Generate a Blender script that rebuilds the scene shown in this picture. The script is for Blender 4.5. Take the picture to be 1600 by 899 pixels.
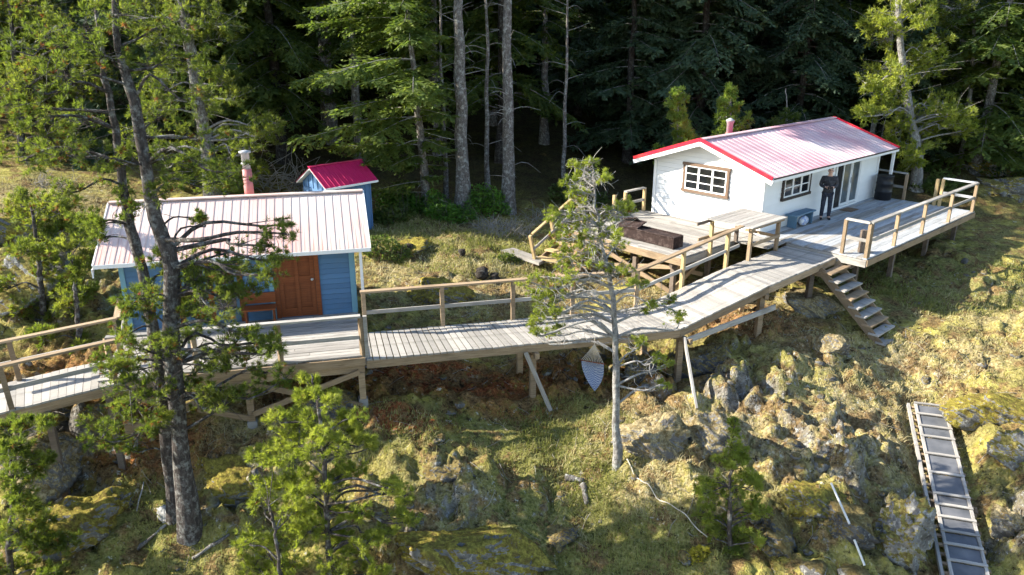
import bpy, math, random
import numpy as np
from mathutils import Vector, Matrix, Quaternion

for o in list(bpy.data.objects): bpy.data.objects.remove(o)
scn = bpy.context.scene
COL = scn.collection
R = math.radians

# ------------------------------------------------------------------ camera, sky, sun, exposure
FPX, PITCH, CAMZ = 1180.0, R(19.1), 6.2            # focal length in pixels of a 1600 px wide frame
cam_d = bpy.data.cameras.new('camera'); cam = bpy.data.objects.new('camera', cam_d); COL.objects.link(cam)
cam.location = (0, 0, CAMZ); cam.rotation_euler = (R(90) - PITCH, 0, 0)
cam_d.sensor_width = 36.0; cam_d.lens = 36.0 * FPX / 1600.0
cam_d.clip_start = 0.1; cam_d.clip_end = 600
scn.camera = cam
SUN_EL, SUN_AZ = R(30.0), R(179.0)                  # the sun stands to the left (-X) of the picture
world = bpy.data.worlds.new('World'); scn.world = world; world.use_nodes = True
wn = world.node_tree.nodes; wl = world.node_tree.links; wn.clear()
sky = wn.new('ShaderNodeTexSky'); sky.sky_type = 'NISHITA'; sky.sun_disc = False
sky.sun_elevation = SUN_EL; sky.sun_rotation = R(-89); sky.air_density = 1.0; sky.dust_density = 0.6
bg = wn.new('ShaderNodeBackground'); bg.inputs['Strength'].default_value = 0.125
wo = wn.new('ShaderNodeOutputWorld')
wl.new(sky.outputs[0], bg.inputs[0]); wl.new(bg.outputs[0], wo.inputs[0])
sun_d = bpy.data.lights.new('sun', 'SUN'); sun_d.energy = 5.0; sun_d.angle = R(0.55); sun_d.color = (1.0, 0.93, 0.80)
sun = bpy.data.objects.new('sun', sun_d); COL.objects.link(sun)
to_sun = Vector((math.cos(SUN_EL) * math.cos(SUN_AZ), math.cos(SUN_EL) * math.sin(SUN_AZ), math.sin(SUN_EL)))
sun.rotation_euler = to_sun.to_track_quat('Z', 'Y').to_euler(); sun.location = (-30, 10, 30)
scn.view_settings.view_transform = 'Standard'; scn.view_settings.look = 'None'
scn.view_settings.gamma = 1.0; scn.view_settings.use_curve_mapping = False
scn.view_settings.exposure = 1.5
scn.cycles.max_bounces = 4; scn.cycles.use_adaptive_sampling = True; scn.cycles.adaptive_threshold = .03; scn.cycles.diffuse_bounces = 2; scn.cycles.glossy_bounces = 2; scn.cycles.transmission_bounces = 3; scn.cycles.caustics_reflective = False; scn.cycles.caustics_refractive = False

# ------------------------------------------------------------------ frames of reference
CP, SP = math.cos(PITCH), math.sin(PITCH)
def ray(px, py):
    u = (px - 800) / FPX; v = -(py - 449.5) / FPX
    return np.array([u, CP + v * SP, -SP + v * CP])
def at_z(px, py, z):
    r = ray(px, py); t = (z - CAMZ) / r[2]; return np.array([0, 0, CAMZ]) + t * r
def at_y(px, py, y):
    r = ray(px, py); t = y / r[1]; return np.array([0, 0, CAMZ]) + t * r
TW, X0 = R(42.18), (7.81, 23.06)                    # white cabin frame: a along the ridge, b out of the front wall
def W(a, b, z): return Vector((X0[0] + a * math.cos(TW) + b * math.sin(TW), X0[1] + a * math.sin(TW) - b * math.cos(TW), z))
TB, B0 = R(13.7), (-3.1, 14.47)                     # blue cabin frame: u along the ridge, v away from the camera
def B(u, v, z): return Vector((B0[0] + u * math.cos(TB) - v * math.sin(TB), B0[1] + u * math.sin(TB) + v * math.cos(TB), z))

# ------------------------------------------------------------------ noise
def _tab(seed): return np.random.RandomState(seed).rand(256, 256)
_T = {}
def vnoise(x, y, seed=0):
    if seed not in _T: _T[seed] = _tab(seed)
    t = _T[seed]; x = np.asarray(x, float); y = np.asarray(y, float)
    xi = np.floor(x).astype(int); yi = np.floor(y).astype(int); fx = x - xi; fy = y - yi
    fx = fx * fx * fx * (fx * (fx * 6 - 15) + 10); fy = fy * fy * fy * (fy * (fy * 6 - 15) + 10)
    a = t[xi & 255, yi & 255]; b = t[(xi + 1) & 255, yi & 255]; c = t[xi & 255, (yi + 1) & 255]; d = t[(xi + 1) & 255, (yi + 1) & 255]
    return (a * (1 - fx) + b * fx) * (1 - fy) + (c * (1 - fx) + d * fx) * fy
def fbm(x, y, seed=0, oc=4):
    s = 0; a = 1; n = 0
    for k in range(oc):
        s = s + a * vnoise(x * 2 ** k + 17.3 * k, y * 2 ** k - 9.1 * k, seed + k); n += a; a *= .5
    return s / n
def worley(x, y, seed):
    r = np.random.RandomState(seed); tx = r.rand(256, 256); ty = r.rand(256, 256); th = r.rand(256, 256)
    xi = np.floor(x).astype(int); yi = np.floor(y).astype(int)
    best = np.full(x.shape, 9.0); hv = np.zeros(x.shape); sec = np.full(x.shape, 9.0)
    for dx in (-1, 0, 1):
        for dy in (-1, 0, 1):
            cx = xi + dx; cy = yi + dy
            d = np.hypot(cx + tx[cx & 255, cy & 255] - x, cy + ty[cx & 255, cy & 255] - y)
            m = d < best
            sec = np.where(m, best, np.minimum(sec, d)); hv = np.where(m, th[cx & 255, cy & 255], hv); best = np.where(m, d, best)
    return best, sec, hv
def sstep(a, b, x):
    t = np.clip((x - a) / (b - a), 0, 1); return t * t * (3 - 2 * t)

# ------------------------------------------------------------------ materials
MAT = {}
class NT:
    def __init__(s, name):
        s.m = bpy.data.materials.new(name); s.m.use_nodes = True; s.t = s.m.node_tree; s.n = s.t.nodes; s.n.clear()
        s.out = s.n.new('ShaderNodeOutputMaterial'); MAT[name] = s.m
    def node(s, t, **k):
        n = s.n.new(t)
        for a, v in k.items(): setattr(n, a, v)
        return n
    def link(s, a, b): s.t.links.new(a, b)
    def coord(s, kind='Object', scale=(1, 1, 1), rot=(0, 0, 0)):
        c = s.node('ShaderNodeTexCoord'); m = s.node('ShaderNodeMapping'); m.inputs['Scale'].default_value = scale; m.inputs['Rotation'].default_value = rot
        s.link(c.outputs[kind], m.inputs[0]); return m.outputs[0]
    def pos(s, scale=(1, 1, 1)):
        g = s.node('ShaderNodeNewGeometry'); m = s.node('ShaderNodeMapping'); m.inputs['Scale'].default_value = scale
        s.link(g.outputs['Position'], m.inputs[0]); return m.outputs[0]
    def noise(s, vec, scale=5, detail=4, rough=.55, dist=0):
        n = s.node('ShaderNodeTexNoise'); n.inputs['Scale'].default_value = scale; n.inputs['Detail'].default_value = detail
        n.inputs['Roughness'].default_value = rough; n.inputs['Distortion'].default_value = dist; s.link(vec, n.inputs['Vector']); return n.outputs['Fac']
    def ramp(s, fac, stops):
        r = s.node('ShaderNodeValToRGB'); e = r.color_ramp.elements
        while len(e) < len(stops): e.new(.5)
        for k, (p, c) in enumerate(stops):
            e[k].position = p; e[k].color = (*c, 1) if not isinstance(c, (int, float)) else (c, c, c, 1)
        s.link(fac, r.inputs[0]); return r.outputs[0]
    def mix(s, fac, a, b, mode='MIX'):
        m = s.node('ShaderNodeMix'); m.data_type = 'RGBA'; m.blend_type = mode
        for v, i in ((fac, 0), (a, 6), (b, 7)):
            if hasattr(v, 'is_linked') or hasattr(v, 'links'): s.link(v, m.inputs[i])
            elif i == 0: m.inputs[0].default_value = v
            else: m.inputs[i].default_value = (*v, 1)
        return m.outputs[2]
    def math(s, op, a, b=None):
        m = s.node('ShaderNodeMath'); m.operation = op; m.use_clamp = op in ('MULTIPLY', 'ADD', 'SUBTRACT')
        for v, i in ((a, 0), (b, 1)):
            if v is None: continue
            if hasattr(v, 'links'): s.link(v, m.inputs[i])
            else: m.inputs[i].default_value = v
        return m.outputs[0]
    def rand(s): return s.node('ShaderNodeObjectInfo').outputs['Random']
    def attr(s, name):
        a = s.node('ShaderNodeAttribute'); a.attribute_name = name; return a.outputs['Fac']
    def bump(s, h, strength=.3, dist=.02):
        b = s.node('ShaderNodeBump'); b.inputs['Strength'].default_value = strength; b.inputs['Distance'].default_value = dist
        s.link(h, b.inputs['Height']); return b.outputs[0]
    def principled(s, color, rough=.7, metal=0, normal=None, spec=.4):
        p = s.node('ShaderNodeBsdfPrincipled')
        for v, i in ((color, 'Base Color'), (rough, 'Roughness'), (metal, 'Metallic'), (spec, 'Specular IOR Level')):
            if hasattr(v, 'links'): s.link(v, p.inputs[i])
            elif i == 'Base Color': p.inputs[i].default_value = (*v, 1)
            else: p.inputs[i].default_value = v
        if normal: s.link(normal, p.inputs['Normal'])
        s.link(p.outputs[0], s.out.inputs[0]); return p

def wood(name, dark, light, var=.35, rough=.8, stain=None):
    t = NT(name); g = t.noise(t.coord('Object', (1.2, 22, 22)), 2.2, 5, .65); k = t.noise(t.coord('Object', (1, 4, 4)), 1.3, 3)
    c = t.ramp(g, [(.28, dark), (.72, light)])
    rnd = t.rand(); tint = t.ramp(rnd, [(0, (1 - var,) * 3), (1, (1.0, 1.0, 1.0))])
    c = t.mix(1.0, c, tint, 'MULTIPLY')
    st = t.ramp(k, [(.52, 0), (.72, .55)]); c = t.mix(st, c, stain or tuple(x * .45 for x in dark))
    t.principled(c, rough, normal=t.bump(g, .35, .004), spec=.25); return t.m
wood('wood_grey', (.27, .245, .215), (.55, .52, .475), .38)
wood('wood_blueish', (.34, .35, .36), (.56, .58, .60), .28)
wood('wood_tan', (.26, .18, .105), (.50, .37, .24), .42)
wood('wood_yellow', (.42, .29, .13), (.60, .45, .24), .18)
wood('wood_dark', (.12, .09, .07), (.24, .19, .15), .3)
wood('wood_door', (.13, .034, .012), (.29, .09, .03), .15, .45, (.13, .035, .01))
wood('wood_log', (.20, .12, .06), (.45, .32, .18), .4)
wood('driftwood', (.30, .28, .26), (.55, .52, .48), .3)

def paint(name, col, var=.12, rough=.55, dirt=(.25, .24, .22), amt=.35):
    t = NT(name); n = t.noise(t.pos(), 1.7, 6, .65); s = t.noise(t.coord('Object', (1.0, 6, 14)), 2.5, 4)
    c = t.mix(t.ramp(n, [(.5, 0), (.85, amt)]), col, dirt)
    c = t.mix(1.0, c, t.ramp(t.rand(), [(0, (1 - var,) * 3), (1, (1, 1, 1))]), 'MULTIPLY')
    t.principled(c, rough, normal=t.bump(s, .2, .004), spec=.35); return t.m
paint('white_paint', (.80, .80, .78), .05, .5, (.50, .50, .46), .22)
paint('white_trim', (.84, .84, .82), .04, .5, (.5, .5, .46), .25)
paint('blue_paint', (.085, .19, .34), .16, .6, (.12, .20, .28), .5)
paint('blue_trim', (.16, .33, .42), .08, .6, (.2, .3, .33), .4)
paint('shed_blue', (.095, .20, .37), .12, .65, (.10, .16, .24), .5)
paint('bench_blue', (.10, .19, .27), .1, .6)
paint('dark_trim', (.035, .026, .022), .1, .6, (.15, .10, .07), .3)
paint('brown_trim', (.16, .10, .065), .1, .6)
paint('red_trim', (.62, .015, .04), .05, .4, (.7, .20, .06), .35)
paint('galvanised', (.38, .39, .40), .05, .35, (.35, .30, .26), .5)
paint('red_plastic', (.65, .02, .03), .05, .35)
paint('black_plastic', (.012, .013, .016), .05, .38, (.05, .05, .06), .3)
paint('aluminium', (.55, .57, .60), .05, .35, (.35, .35, .35), .2)
paint('concrete', (.32, .31, .30), .1, .9)
paint('plain_black', (.008, .008, .009), .02, .8)
paint('rope', (.62, .55, .45), .1, .9)
paint('pipe_white', (.62, .62, .60), .05, .5)

def roof(name, base, fade, streak, amount):
    t = NT(name); v = t.coord('Object', (9, .55, 1)); g = t.noise(v, 1.6, 5, .6); big = t.noise(t.pos(), .55, 3)
    c = t.mix(t.ramp(big, [(.35, 0), (.7, 1)]), base, fade)
    m = t.math('MULTIPLY', t.ramp(g, [(.42, 0), (.68, 1)]), t.math('ADD', t.attr('wear'), .06))
    c = t.mix(m, c, streak)
    t.principled(c, .42, 0.0, spec=.5); return t.m
roof('roof_faded', (.66, .56, .50), (.62, .42, .37), (.58, .20, .14), .5)
roof('roof_pink', (.73, .60, .60), (.57, .28, .33), (.24, .09, .15), .5)
paint('chimney_red', (.50, .16, .15), .05, .5, (.6, .45, .42), .5)
roof('roof_crimson', (.47, .010, .085), (.53, .018, .11), (.22, .02, .05), .3)

t = NT('rust'); n = t.noise(t.pos(), 5, 6, .7)
t.principled(t.ramp(n, [(.3, (.012, .009, .009)), (.5, (.03, .015, .012)), (.74, (.12, .09, .08))]), .85, .2, t.bump(n, .4, .01)); 
t = NT('window_glass'); n = t.noise(t.pos(), .9, 2)
t.principled(t.ramp(n, [(.35, (.006, .007, .009)), (.75, (.035, .04, .045))]), .04, 0, spec=.8)
t = NT('door_glass'); n = t.noise(t.pos(), 1.4, 2)
t.principled(t.ramp(n, [(.35, (.05, .065, .075)), (.7, (.16, .19, .20))]), .05, 0, spec=.8)
t = NT('mesh_panel'); n = t.noise(t.coord('Object', (1, 1, 1)), 60, 3); n2 = t.noise(t.pos(), 2.2, 4)
c = t.mix(t.ramp(n2, [(.35, 0), (.75, .8)]), (.085, .09, .10), (.19, .19, .20)); t.principled(c, .6, 0, t.bump(n, .4, .004))
t = NT('jacket'); n = t.noise(t.coord('Object'), 14, 3); t.principled(t.ramp(n, [(.3, (.016, .016, .02)), (.7, (.065, .065, .075))]), .8, 0, t.bump(n, .4, .01))
t = NT('trousers'); n = t.noise(t.coord('Object'), 12, 3); t.principled(t.ramp(n, [(.3, (.016, .02, .032)), (.7, (.045, .052, .075))]), .9, 0, t.bump(n, .4, .01))
t = NT('skin'); t.principled((.62, .37, .27), .55)
t = NT('hair'); t.principled((.16, .13, .11), .7)
t = NT('mat_fibre'); n = t.noise(t.coord('Object'), 40, 3); t.principled(t.ramp(n, [(.3, (.12, .07, .04)), (.7, (.26, .17, .10))]), .95)
t = NT('bag'); n = t.noise(t.coord('Object'), 7, 2); t.principled(t.ramp(n, [(.4, (.72, .72, .70)), (.52, (.10, .22, .55)), (.6, (.65, .66, .66)), (.7, (.55, .45, .2))]), .5)
t = NT('hammock_cloth'); v = t.coord('UV', (1, 1, 1)); w = t.node('ShaderNodeTexWave'); w.inputs['Scale'].default_value = 5.5; w.inputs['Distortion'].default_value = 3.0
w.inputs['Detail'].default_value = 1; w.bands_direction = 'Y'; t.link(v, w.inputs[0]); t.principled(t.ramp(w.outputs[1], [(.42, (.50, .54, .60)), (.56, (.04, .09, .27))]), .9)

def bark(name, cols, lichen, scale=17):
    t = NT(name); n = t.noise(t.pos((1, 1, .4)), scale, 4, .75); m = t.noise(t.pos(), 7.0, 4, .75)
    c = t.ramp(n, [(.3, cols[0]), (.55, cols[1]), (.75, cols[2])]); c = t.mix(t.ramp(m, [(.5, 0), (.66, lichen)]), c, (.42, .43, .40))
    t.principled(c, .95, 0, t.bump(n, 1.0, .05), spec=.1); return t.m
bark('bark_pine', [(.028, .024, .022), (.085, .072, .066), (.18, .16, .15)], .5)
bark('bark_fir', [(.06, .05, .045), (.16, .145, .13), (.34, .32, .30)], .85)
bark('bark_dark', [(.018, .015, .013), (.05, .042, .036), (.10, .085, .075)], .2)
bark('bark_dead', [(.18, .165, .15), (.34, .32, .30), (.52, .50, .47)], .5)
bark('bark_snag', [(.10, .09, .085), (.26, .245, .23), (.46, .44, .42)], .8)

def leaf(name, c1, c2, c3, tr, tfac=.42, scale=1.6, rough=.6):
    t = NT(name); n = t.noise(t.pos(), scale, 1, .6); n2 = t.noise(t.pos(), scale * 7, 0)
    c = t.ramp(n, [(.28, c1), (.5, c2), (.72, c3)])
    c = t.mix(t.ramp(n2, [(.35, 0), (.75, .45)]), c, c3)
    hv = t.ramp(t.rand(), [(0, (.78, .82, .80)), (1, (1.12, 1.08, 1.0))]); c = t.mix(1.0, c, hv, 'MULTIPLY')
    p = t.principled(c, rough, spec=.3)
    d = t.node('ShaderNodeBsdfTranslucent'); tc = t.mix(1.0, c, tr, 'MULTIPLY'); t.link(tc, d.inputs[0])
    mx = t.node('ShaderNodeMixShader'); mx.inputs[0].default_value = tfac; t.link(p.outputs[0], mx.inputs[1]); t.link(d.outputs[0], mx.inputs[2])
    t.link(mx.outputs[0], t.out.inputs[0]); return t.m
leaf('needles_pine', (.055, .085, .02), (.10, .14, .03), (.17, .19, .05), (2.2, 2.2, 1.0), .5)
leaf('needles_young', (.105, .158, .034), (.155, .225, .05), (.225, .29, .08), (2.2, 2.2, 1.0), .5)
leaf('needles_bright', (.122, .158, .032), (.182, .222, .046), (.265, .29, .078), (2.2, 2.2, 1.0), .5)
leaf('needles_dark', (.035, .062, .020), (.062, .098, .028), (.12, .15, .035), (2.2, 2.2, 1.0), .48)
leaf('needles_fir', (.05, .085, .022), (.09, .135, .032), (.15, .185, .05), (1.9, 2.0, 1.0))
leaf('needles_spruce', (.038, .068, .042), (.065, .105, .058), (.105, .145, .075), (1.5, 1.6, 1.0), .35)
leaf('needles_brown', (.12, .05, .02), (.20, .09, .03), (.28, .16, .05), (1.5, 1.2, 1.0))
leaf('leaves_salal', (.05, .11, .02), (.09, .19, .03), (.14, .26, .045), (1.8, 2.0, .9), .35, 2.0, .35)
leaf('leaves_yellow', (.35, .30, .03), (.5, .42, .04), (.5, .45, .08), (1.2, 1.2, 1.0))
leaf('grass_green', (.12, .14, .035), (.22, .225, .065), (.36, .335, .14), (1.5, 1.6, 1.0), .4, .8)
leaf('grass_straw', (.28, .22, .10), (.42, .35, .18), (.56, .49, .29), (1.2, 1.2, 1.0), .35, .8)
leaf('twigs_grey', (.17, .15, .13), (.26, .235, .21), (.36, .335, .31), (1, 1, 1), .05, .8)

def rockmat(name, grey, mosscol, moss, lich=.5):
    t = NT(name); n = t.noise(t.pos(), 2.6, 5, .72); f = t.noise(t.pos(), 13, 4, .75); l = t.noise(t.pos(), 7.3, 3, .8)
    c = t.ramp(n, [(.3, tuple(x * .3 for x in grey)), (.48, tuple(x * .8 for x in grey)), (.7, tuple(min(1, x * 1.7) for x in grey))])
    c = t.mix(t.ramp(l, [(.55, 0), (.63, lich)]), c, (.50, .50, .45))
    g = t.node('ShaderNodeNewGeometry'); sx = t.node('ShaderNodeSeparateXYZ'); t.link(g.outputs['True Normal'], sx.inputs[0])
    up = t.math('MULTIPLY', t.math('ADD', t.math('MULTIPLY', t.math('SUBTRACT', sx.outputs[2], .15), .9), t.math('MULTIPLY', t.math('SUBTRACT', n, .42), 3.0)), moss)
    mc = t.ramp(f, [(.28, tuple(x * .18 for x in mosscol)), (.48, tuple(x * .7 for x in mosscol)), (.7, tuple(x * 1.3 for x in mosscol))]); mc = t.mix(t.ramp(l, [(.40, .75), (.52, 0)]), mc, (.14, .095, .035))
    c = t.mix(t.ramp(up, [(.34, 0), (.44, 1)]), c, mc)
    t.principled(c, .97, 0, t.bump(f, 1.0, .09), spec=.1); return t.m
rockmat('rock_mossy', (.24, .235, .225), (.36, .30, .06), 1.0)
rockmat('rock_brown', (.24, .23, .22), (.44, .36, .20), 1.0)
rockmat('rock_grey', (.28, .275, .265), (.36, .31, .09), .7, .75)
rockmat('rock_stone', (.19, .185, .18), (.24, .19, .08), .55, .5)
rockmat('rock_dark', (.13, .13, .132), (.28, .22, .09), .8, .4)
rockmat('rock_white', (.46, .45, .43), (.35, .3, .1), .2, .4)

# ground: vertex attributes say what grows where (rock, green grass, straw, fallen needles); colour only
t = NT('ground_cover')
p = t.pos(); n1 = t.noise(p, 1.1, 3, .62); n2 = t.noise(p, 4.2, 3, .68); n3 = t.noise(p, 14, 3, .7); n5 = t.noise(p, 7.5, 4, .75)
moss = t.ramp(n2, [(.25, (.09, .08, .02)), (.48, (.29, .26, .05)), (.70, (.48, .43, .11))])
olive = t.ramp(n3, [(.3, (.07, .06, .02)), (.65, (.26, .235, .075))])
c = t.mix(t.ramp(n1, [(.40, 0), (.58, 1)]), olive, moss)
straw = t.ramp(n3, [(.25, (.17, .12, .06)), (.48, (.42, .325, .18)), (.72, (.62, .525, .35))])
c = t.mix(t.math('MULTIPLY', t.ramp(n5, [(.32, 0), (.55, 1)]), t.math('ADD', t.math('MULTIPLY', t.attr('straw'), .62), .16)), c, straw)
grass = t.ramp(n3, [(.3, (.06, .065, .018)), (.5, (.18, .18, .05)), (.72, (.33, .30, .12))])
c = t.mix(t.math('MULTIPLY', t.ramp(n2, [(.3, 0), (.5, 1)]), t.attr('grass')), c, grass)
ndl = t.ramp(n3, [(.3, (.06, .025, .012)), (.5, (.29, .085, .03)), (.75, (.42, .19, .09))])
c = t.mix(t.math('MULTIPLY', t.ramp(n5, [(.3, .1), (.5, 1)]), t.attr('needles')), c, ndl)
brn = t.ramp(n3, [(.28, (.045, .028, .016)), (.5, (.19, .115, .05)), (.72, (.36, .25, .12))])
c = t.mix(t.ramp(t.noise(p, 1.7, 4, .7), [(.50, 0), (.58, .85)]), c, brn)
c = t.mix(t.math('MULTIPLY', t.ramp(t.noise(p, 5.2, 4, .8), [(.60, 0), (.66, .8)]), t.ramp(n1, [(.45, 0), (.6, 1)])), c, (.55, .54, .46))
rk = t.ramp(n2, [(.3, (.045, .04, .032)), (.5, (.18, .165, .145)), (.72, (.38, .355, .315))])
rk = t.mix(t.ramp(n5, [(.58, 0), (.66, .8)]), rk, (.52, .52, .48))
rm = t.math('MULTIPLY', t.ramp(t.math('ADD', t.attr('rock'), t.math('SUBTRACT', n5, .5)), [(.42, 0), (.62, 1)]), 1.0)
c = t.mix(rm, c, rk)
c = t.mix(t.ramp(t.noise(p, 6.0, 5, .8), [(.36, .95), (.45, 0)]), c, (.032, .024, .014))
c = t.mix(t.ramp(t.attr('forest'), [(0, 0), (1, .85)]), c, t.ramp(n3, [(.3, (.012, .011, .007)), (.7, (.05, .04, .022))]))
lich = t.math('MULTIPLY', t.ramp(t.noise(p, 9.0, 4, .8), [(.60, 0), (.68, .8)]), t.attr('straw'))
c = t.mix(lich, c, (.58, .57, .46))
t.principled(c, .97, 0, t.bump(n3, 1.0, .11), spec=.1)

# ------------------------------------------------------------------ mesh and object helpers
def tag(o, label=None, cat=None, group=None, kind=None):
    if label: o['label'] = label
    if cat: o['category'] = cat
    if group: o['group'] = group
    if kind: o['kind'] = kind
    return o
def empty(name, loc, label, cat, group=None):
    o = bpy.data.objects.new(name, None); COL.objects.link(o); o.location = loc; o.empty_display_size = .2
    return tag(o, label, cat, group)
def parent_keep(o, par):
    o.parent = par
    m = Matrix.Translation(par.location) if par.parent is None and par.type == 'EMPTY' and par.rotation_euler.z == 0 else world_of(par)
    o.matrix_parent_inverse = m.inverted()
def world_of(o):
    m = o.matrix_basis.copy()
    if o.parent: m = world_of(o.parent) @ o.matrix_parent_inverse @ m
    return m
def mesh_np(name, verts, faces_flat, nper, mat=None, smooth=False):
    """faces_flat: int array (F, nper) with a fixed number of corners."""
    me = bpy.data.meshes.new(name); verts = np.asarray(verts, np.float32).reshape(-1, 3); f = np.asarray(faces_flat, np.int32).reshape(-1, nper)
    me.vertices.add(len(verts)); me.vertices.foreach_set('co', verts.ravel())
    me.loops.add(f.size); me.loops.foreach_set('vertex_index', f.ravel())
    me.polygons.add(len(f)); me.polygons.foreach_set('loop_start', np.arange(0, f.size, nper, dtype=np.int32)); me.polygons.foreach_set('loop_total', np.full(len(f), nper, np.int32))
    if smooth: me.polygons.foreach_set('use_smooth', np.ones(len(f), bool))
    me.update(calc_edges=True)
    if mat: me.materials.append(MAT[mat])
    return me
def mesh_py(name, verts, faces, mat=None, smooth=False):
    me = bpy.data.meshes.new(name); me.from_pydata([tuple(v) for v in verts], [], faces); me.update()
    if smooth: me.polygons.foreach_set('use_smooth', [True] * len(me.polygons))
    if mat: me.materials.append(MAT[mat])
    return me
def obj(name, me, par=None, mtx=None):
    o = bpy.data.objects.new(name, me); COL.objects.link(o)
    if mtx is not None: o.matrix_basis = mtx
    if par is not None: parent_keep(o, par)
    return o
BOXF = [(0, 1, 3, 2), (4, 6, 7, 5), (0, 4, 5, 1), (2, 3, 7, 6), (0, 2, 6, 4), (1, 5, 7, 3)]
_boxes = {}
def box_mesh(sx, sy, sz, mat, bev=0.0):
    k = (round(sx, 3), round(sy, 3), round(sz, 3), mat)
    if k not in _boxes:
        v = [(x * sx / 2, y * sy / 2, z * sz / 2) for x in (-1, 1) for y in (-1, 1) for z in (-1, 1)]
        _boxes[k] = mesh_py('box', v, BOXF, mat)
    return _boxes[k]
def frame(x, z=Vector((0, 0, 1))):
    x = Vector(x).normalized(); y = Vector(z).cross(x)
    if y.length < 1e-4: y = Vector((0, 1, 0)).cross(x)
    y.normalize(); zz = x.cross(y)
    return Matrix((x, y, zz)).transposed().to_4x4()
def box(name, par, center, size, mat, xdir=(1, 0, 0), up=(0, 0, 1)):
    m = Matrix.Translation(Vector(center)) @ frame(xdir, Vector(up)); return obj(name, box_mesh(*size, mat), par, m)
def beam(name, par, p0, p1, w, h, mat, up=(0, 0, 1)):
    p0 = Vector(p0); p1 = Vector(p1); d = p1 - p0
    return box(name, par, (p0 + p1) / 2, (d.length, w, h), mat, d, up)
def post(name, par, p, z0, z1, s, mat, xdir=(1, 0, 0), s2=None):
    return box(name, par, (p[0], p[1], (z0 + z1) / 2), (s, s2 or s, z1 - z0), mat, xdir)
def prism(name, par, poly, depth, mat):
    """poly: 3D points (top face), depth: vector added for the back face."""
    poly = [Vector(p) for p in poly]; d = Vector(depth); n = len(poly); c = sum(poly, Vector()) / n
    ex = (poly[1] - poly[0]).normalized(); nz = (poly[1] - poly[0]).cross(poly[2] - poly[1]).normalized()
    M = Matrix.Translation(c) @ Matrix((ex, nz.cross(ex), nz)).transposed().to_4x4(); Mi = M.inverted()
    v = [Mi @ p for p in poly] + [Mi @ (p + d) for p in poly]
    out = nz.dot(d) < 0
    f = [tuple(range(n)) if out else tuple(range(n))[::-1], tuple(range(n, 2 * n))[::-1] if out else tuple(range(n, 2 * n))]
    for i in range(n):
        j = (i + 1) % n; f.append((j, i, i + n, j + n) if out else (i, j, j + n, i + n))
    return obj(name, mesh_py(name, v, f, mat), par, M)
def lathe(name, par, loc, prof, mat, seg=20, mtx=None, smooth=True):
    v = []; f = []
    for r, z in prof:
        for k in range(seg): a = 2 * math.pi * k / seg; v.append((r * math.cos(a), r * math.sin(a), z))
    for i in range(len(prof) - 1):
        for k in range(seg): f.append((i * seg + k, i * seg + (k + 1) % seg, (i + 1) * seg + (k + 1) % seg, (i + 1) * seg + k))
    f.append(tuple(range(seg))[::-1]); f.append(tuple((len(prof) - 1) * seg + k for k in range(seg)))
    return obj(name, mesh_py(name, v, f, mat, smooth), par, (mtx if mtx is not None else Matrix.Translation(Vector(loc))))
class Tubes:
    """collects tapered tubes into one mesh"""
    def __init__(s): s.v = []; s.f = []; s.n = 0
    def add(s, pts, rad, sides=6, wob=0.0, rng=None):
        pts = np.asarray(pts, float); n = len(pts); rad = np.broadcast_to(np.asarray(rad, float), (n,)) if np.ndim(rad) else np.full(n, rad)
        tg = np.gradient(pts, axis=0); tg /= np.linalg.norm(tg, axis=1, keepdims=True) + 1e-9
        ref = np.array([0.31, 0.95, 0.05]) if abs(tg[0][1]) < .8 else np.array([.95, .1, .3])
        e1 = np.cross(tg, ref); e1 /= np.linalg.norm(e1, axis=1, keepdims=True) + 1e-9; e2 = np.cross(tg, e1)
        a = np.arange(sides) * 2 * np.pi / sides
        rr = rad[:, None] * np.ones(sides)
        if wob and rng is not None: rr = rr * (1 + wob * (rng.rand(n, sides) - .5) * 2)
        ring = pts[:, None, :] + rr[:, :, None] * (np.cos(a)[None, :, None] * e1[:, None, :] + np.sin(a)[None, :, None] * e2[:, None, :])
        s.v.append(ring.reshape(-1, 3))
        i = np.arange(n - 1)[:, None] * sides; k = np.arange(sides)[None, :]; k2 = (k + 1) % sides
        s.f.append((np.stack([i + k, i + k2, i + sides + k2, i + sides + k], -1) + s.n).reshape(-1, 4)); s.n += n * sides
    def mesh(s, name, mat): return mesh_np(name, np.concatenate(s.v), np.concatenate(s.f), 4, mat, True)
def curve_pts(pts, n):
    """Catmull-Rom through points"""
    P = [np.asarray(p, float) for p in pts]; P = [2 * P[0] - P[1]] + P + [2 * P[-1] - P[-2]]; out = []
    m = len(P) - 3
    for k in range(n):
        t = k / (n - 1) * m; i = min(int(t), m - 1); t -= i; a, b, c, d = P[i:i + 4]
        out.append(.5 * (2 * b + (c - a) * t + (2 * a - 5 * b + 4 * c - d) * t * t + (3 * b - a - 3 * c + d) * t ** 3))
    return np.array(out)

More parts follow.
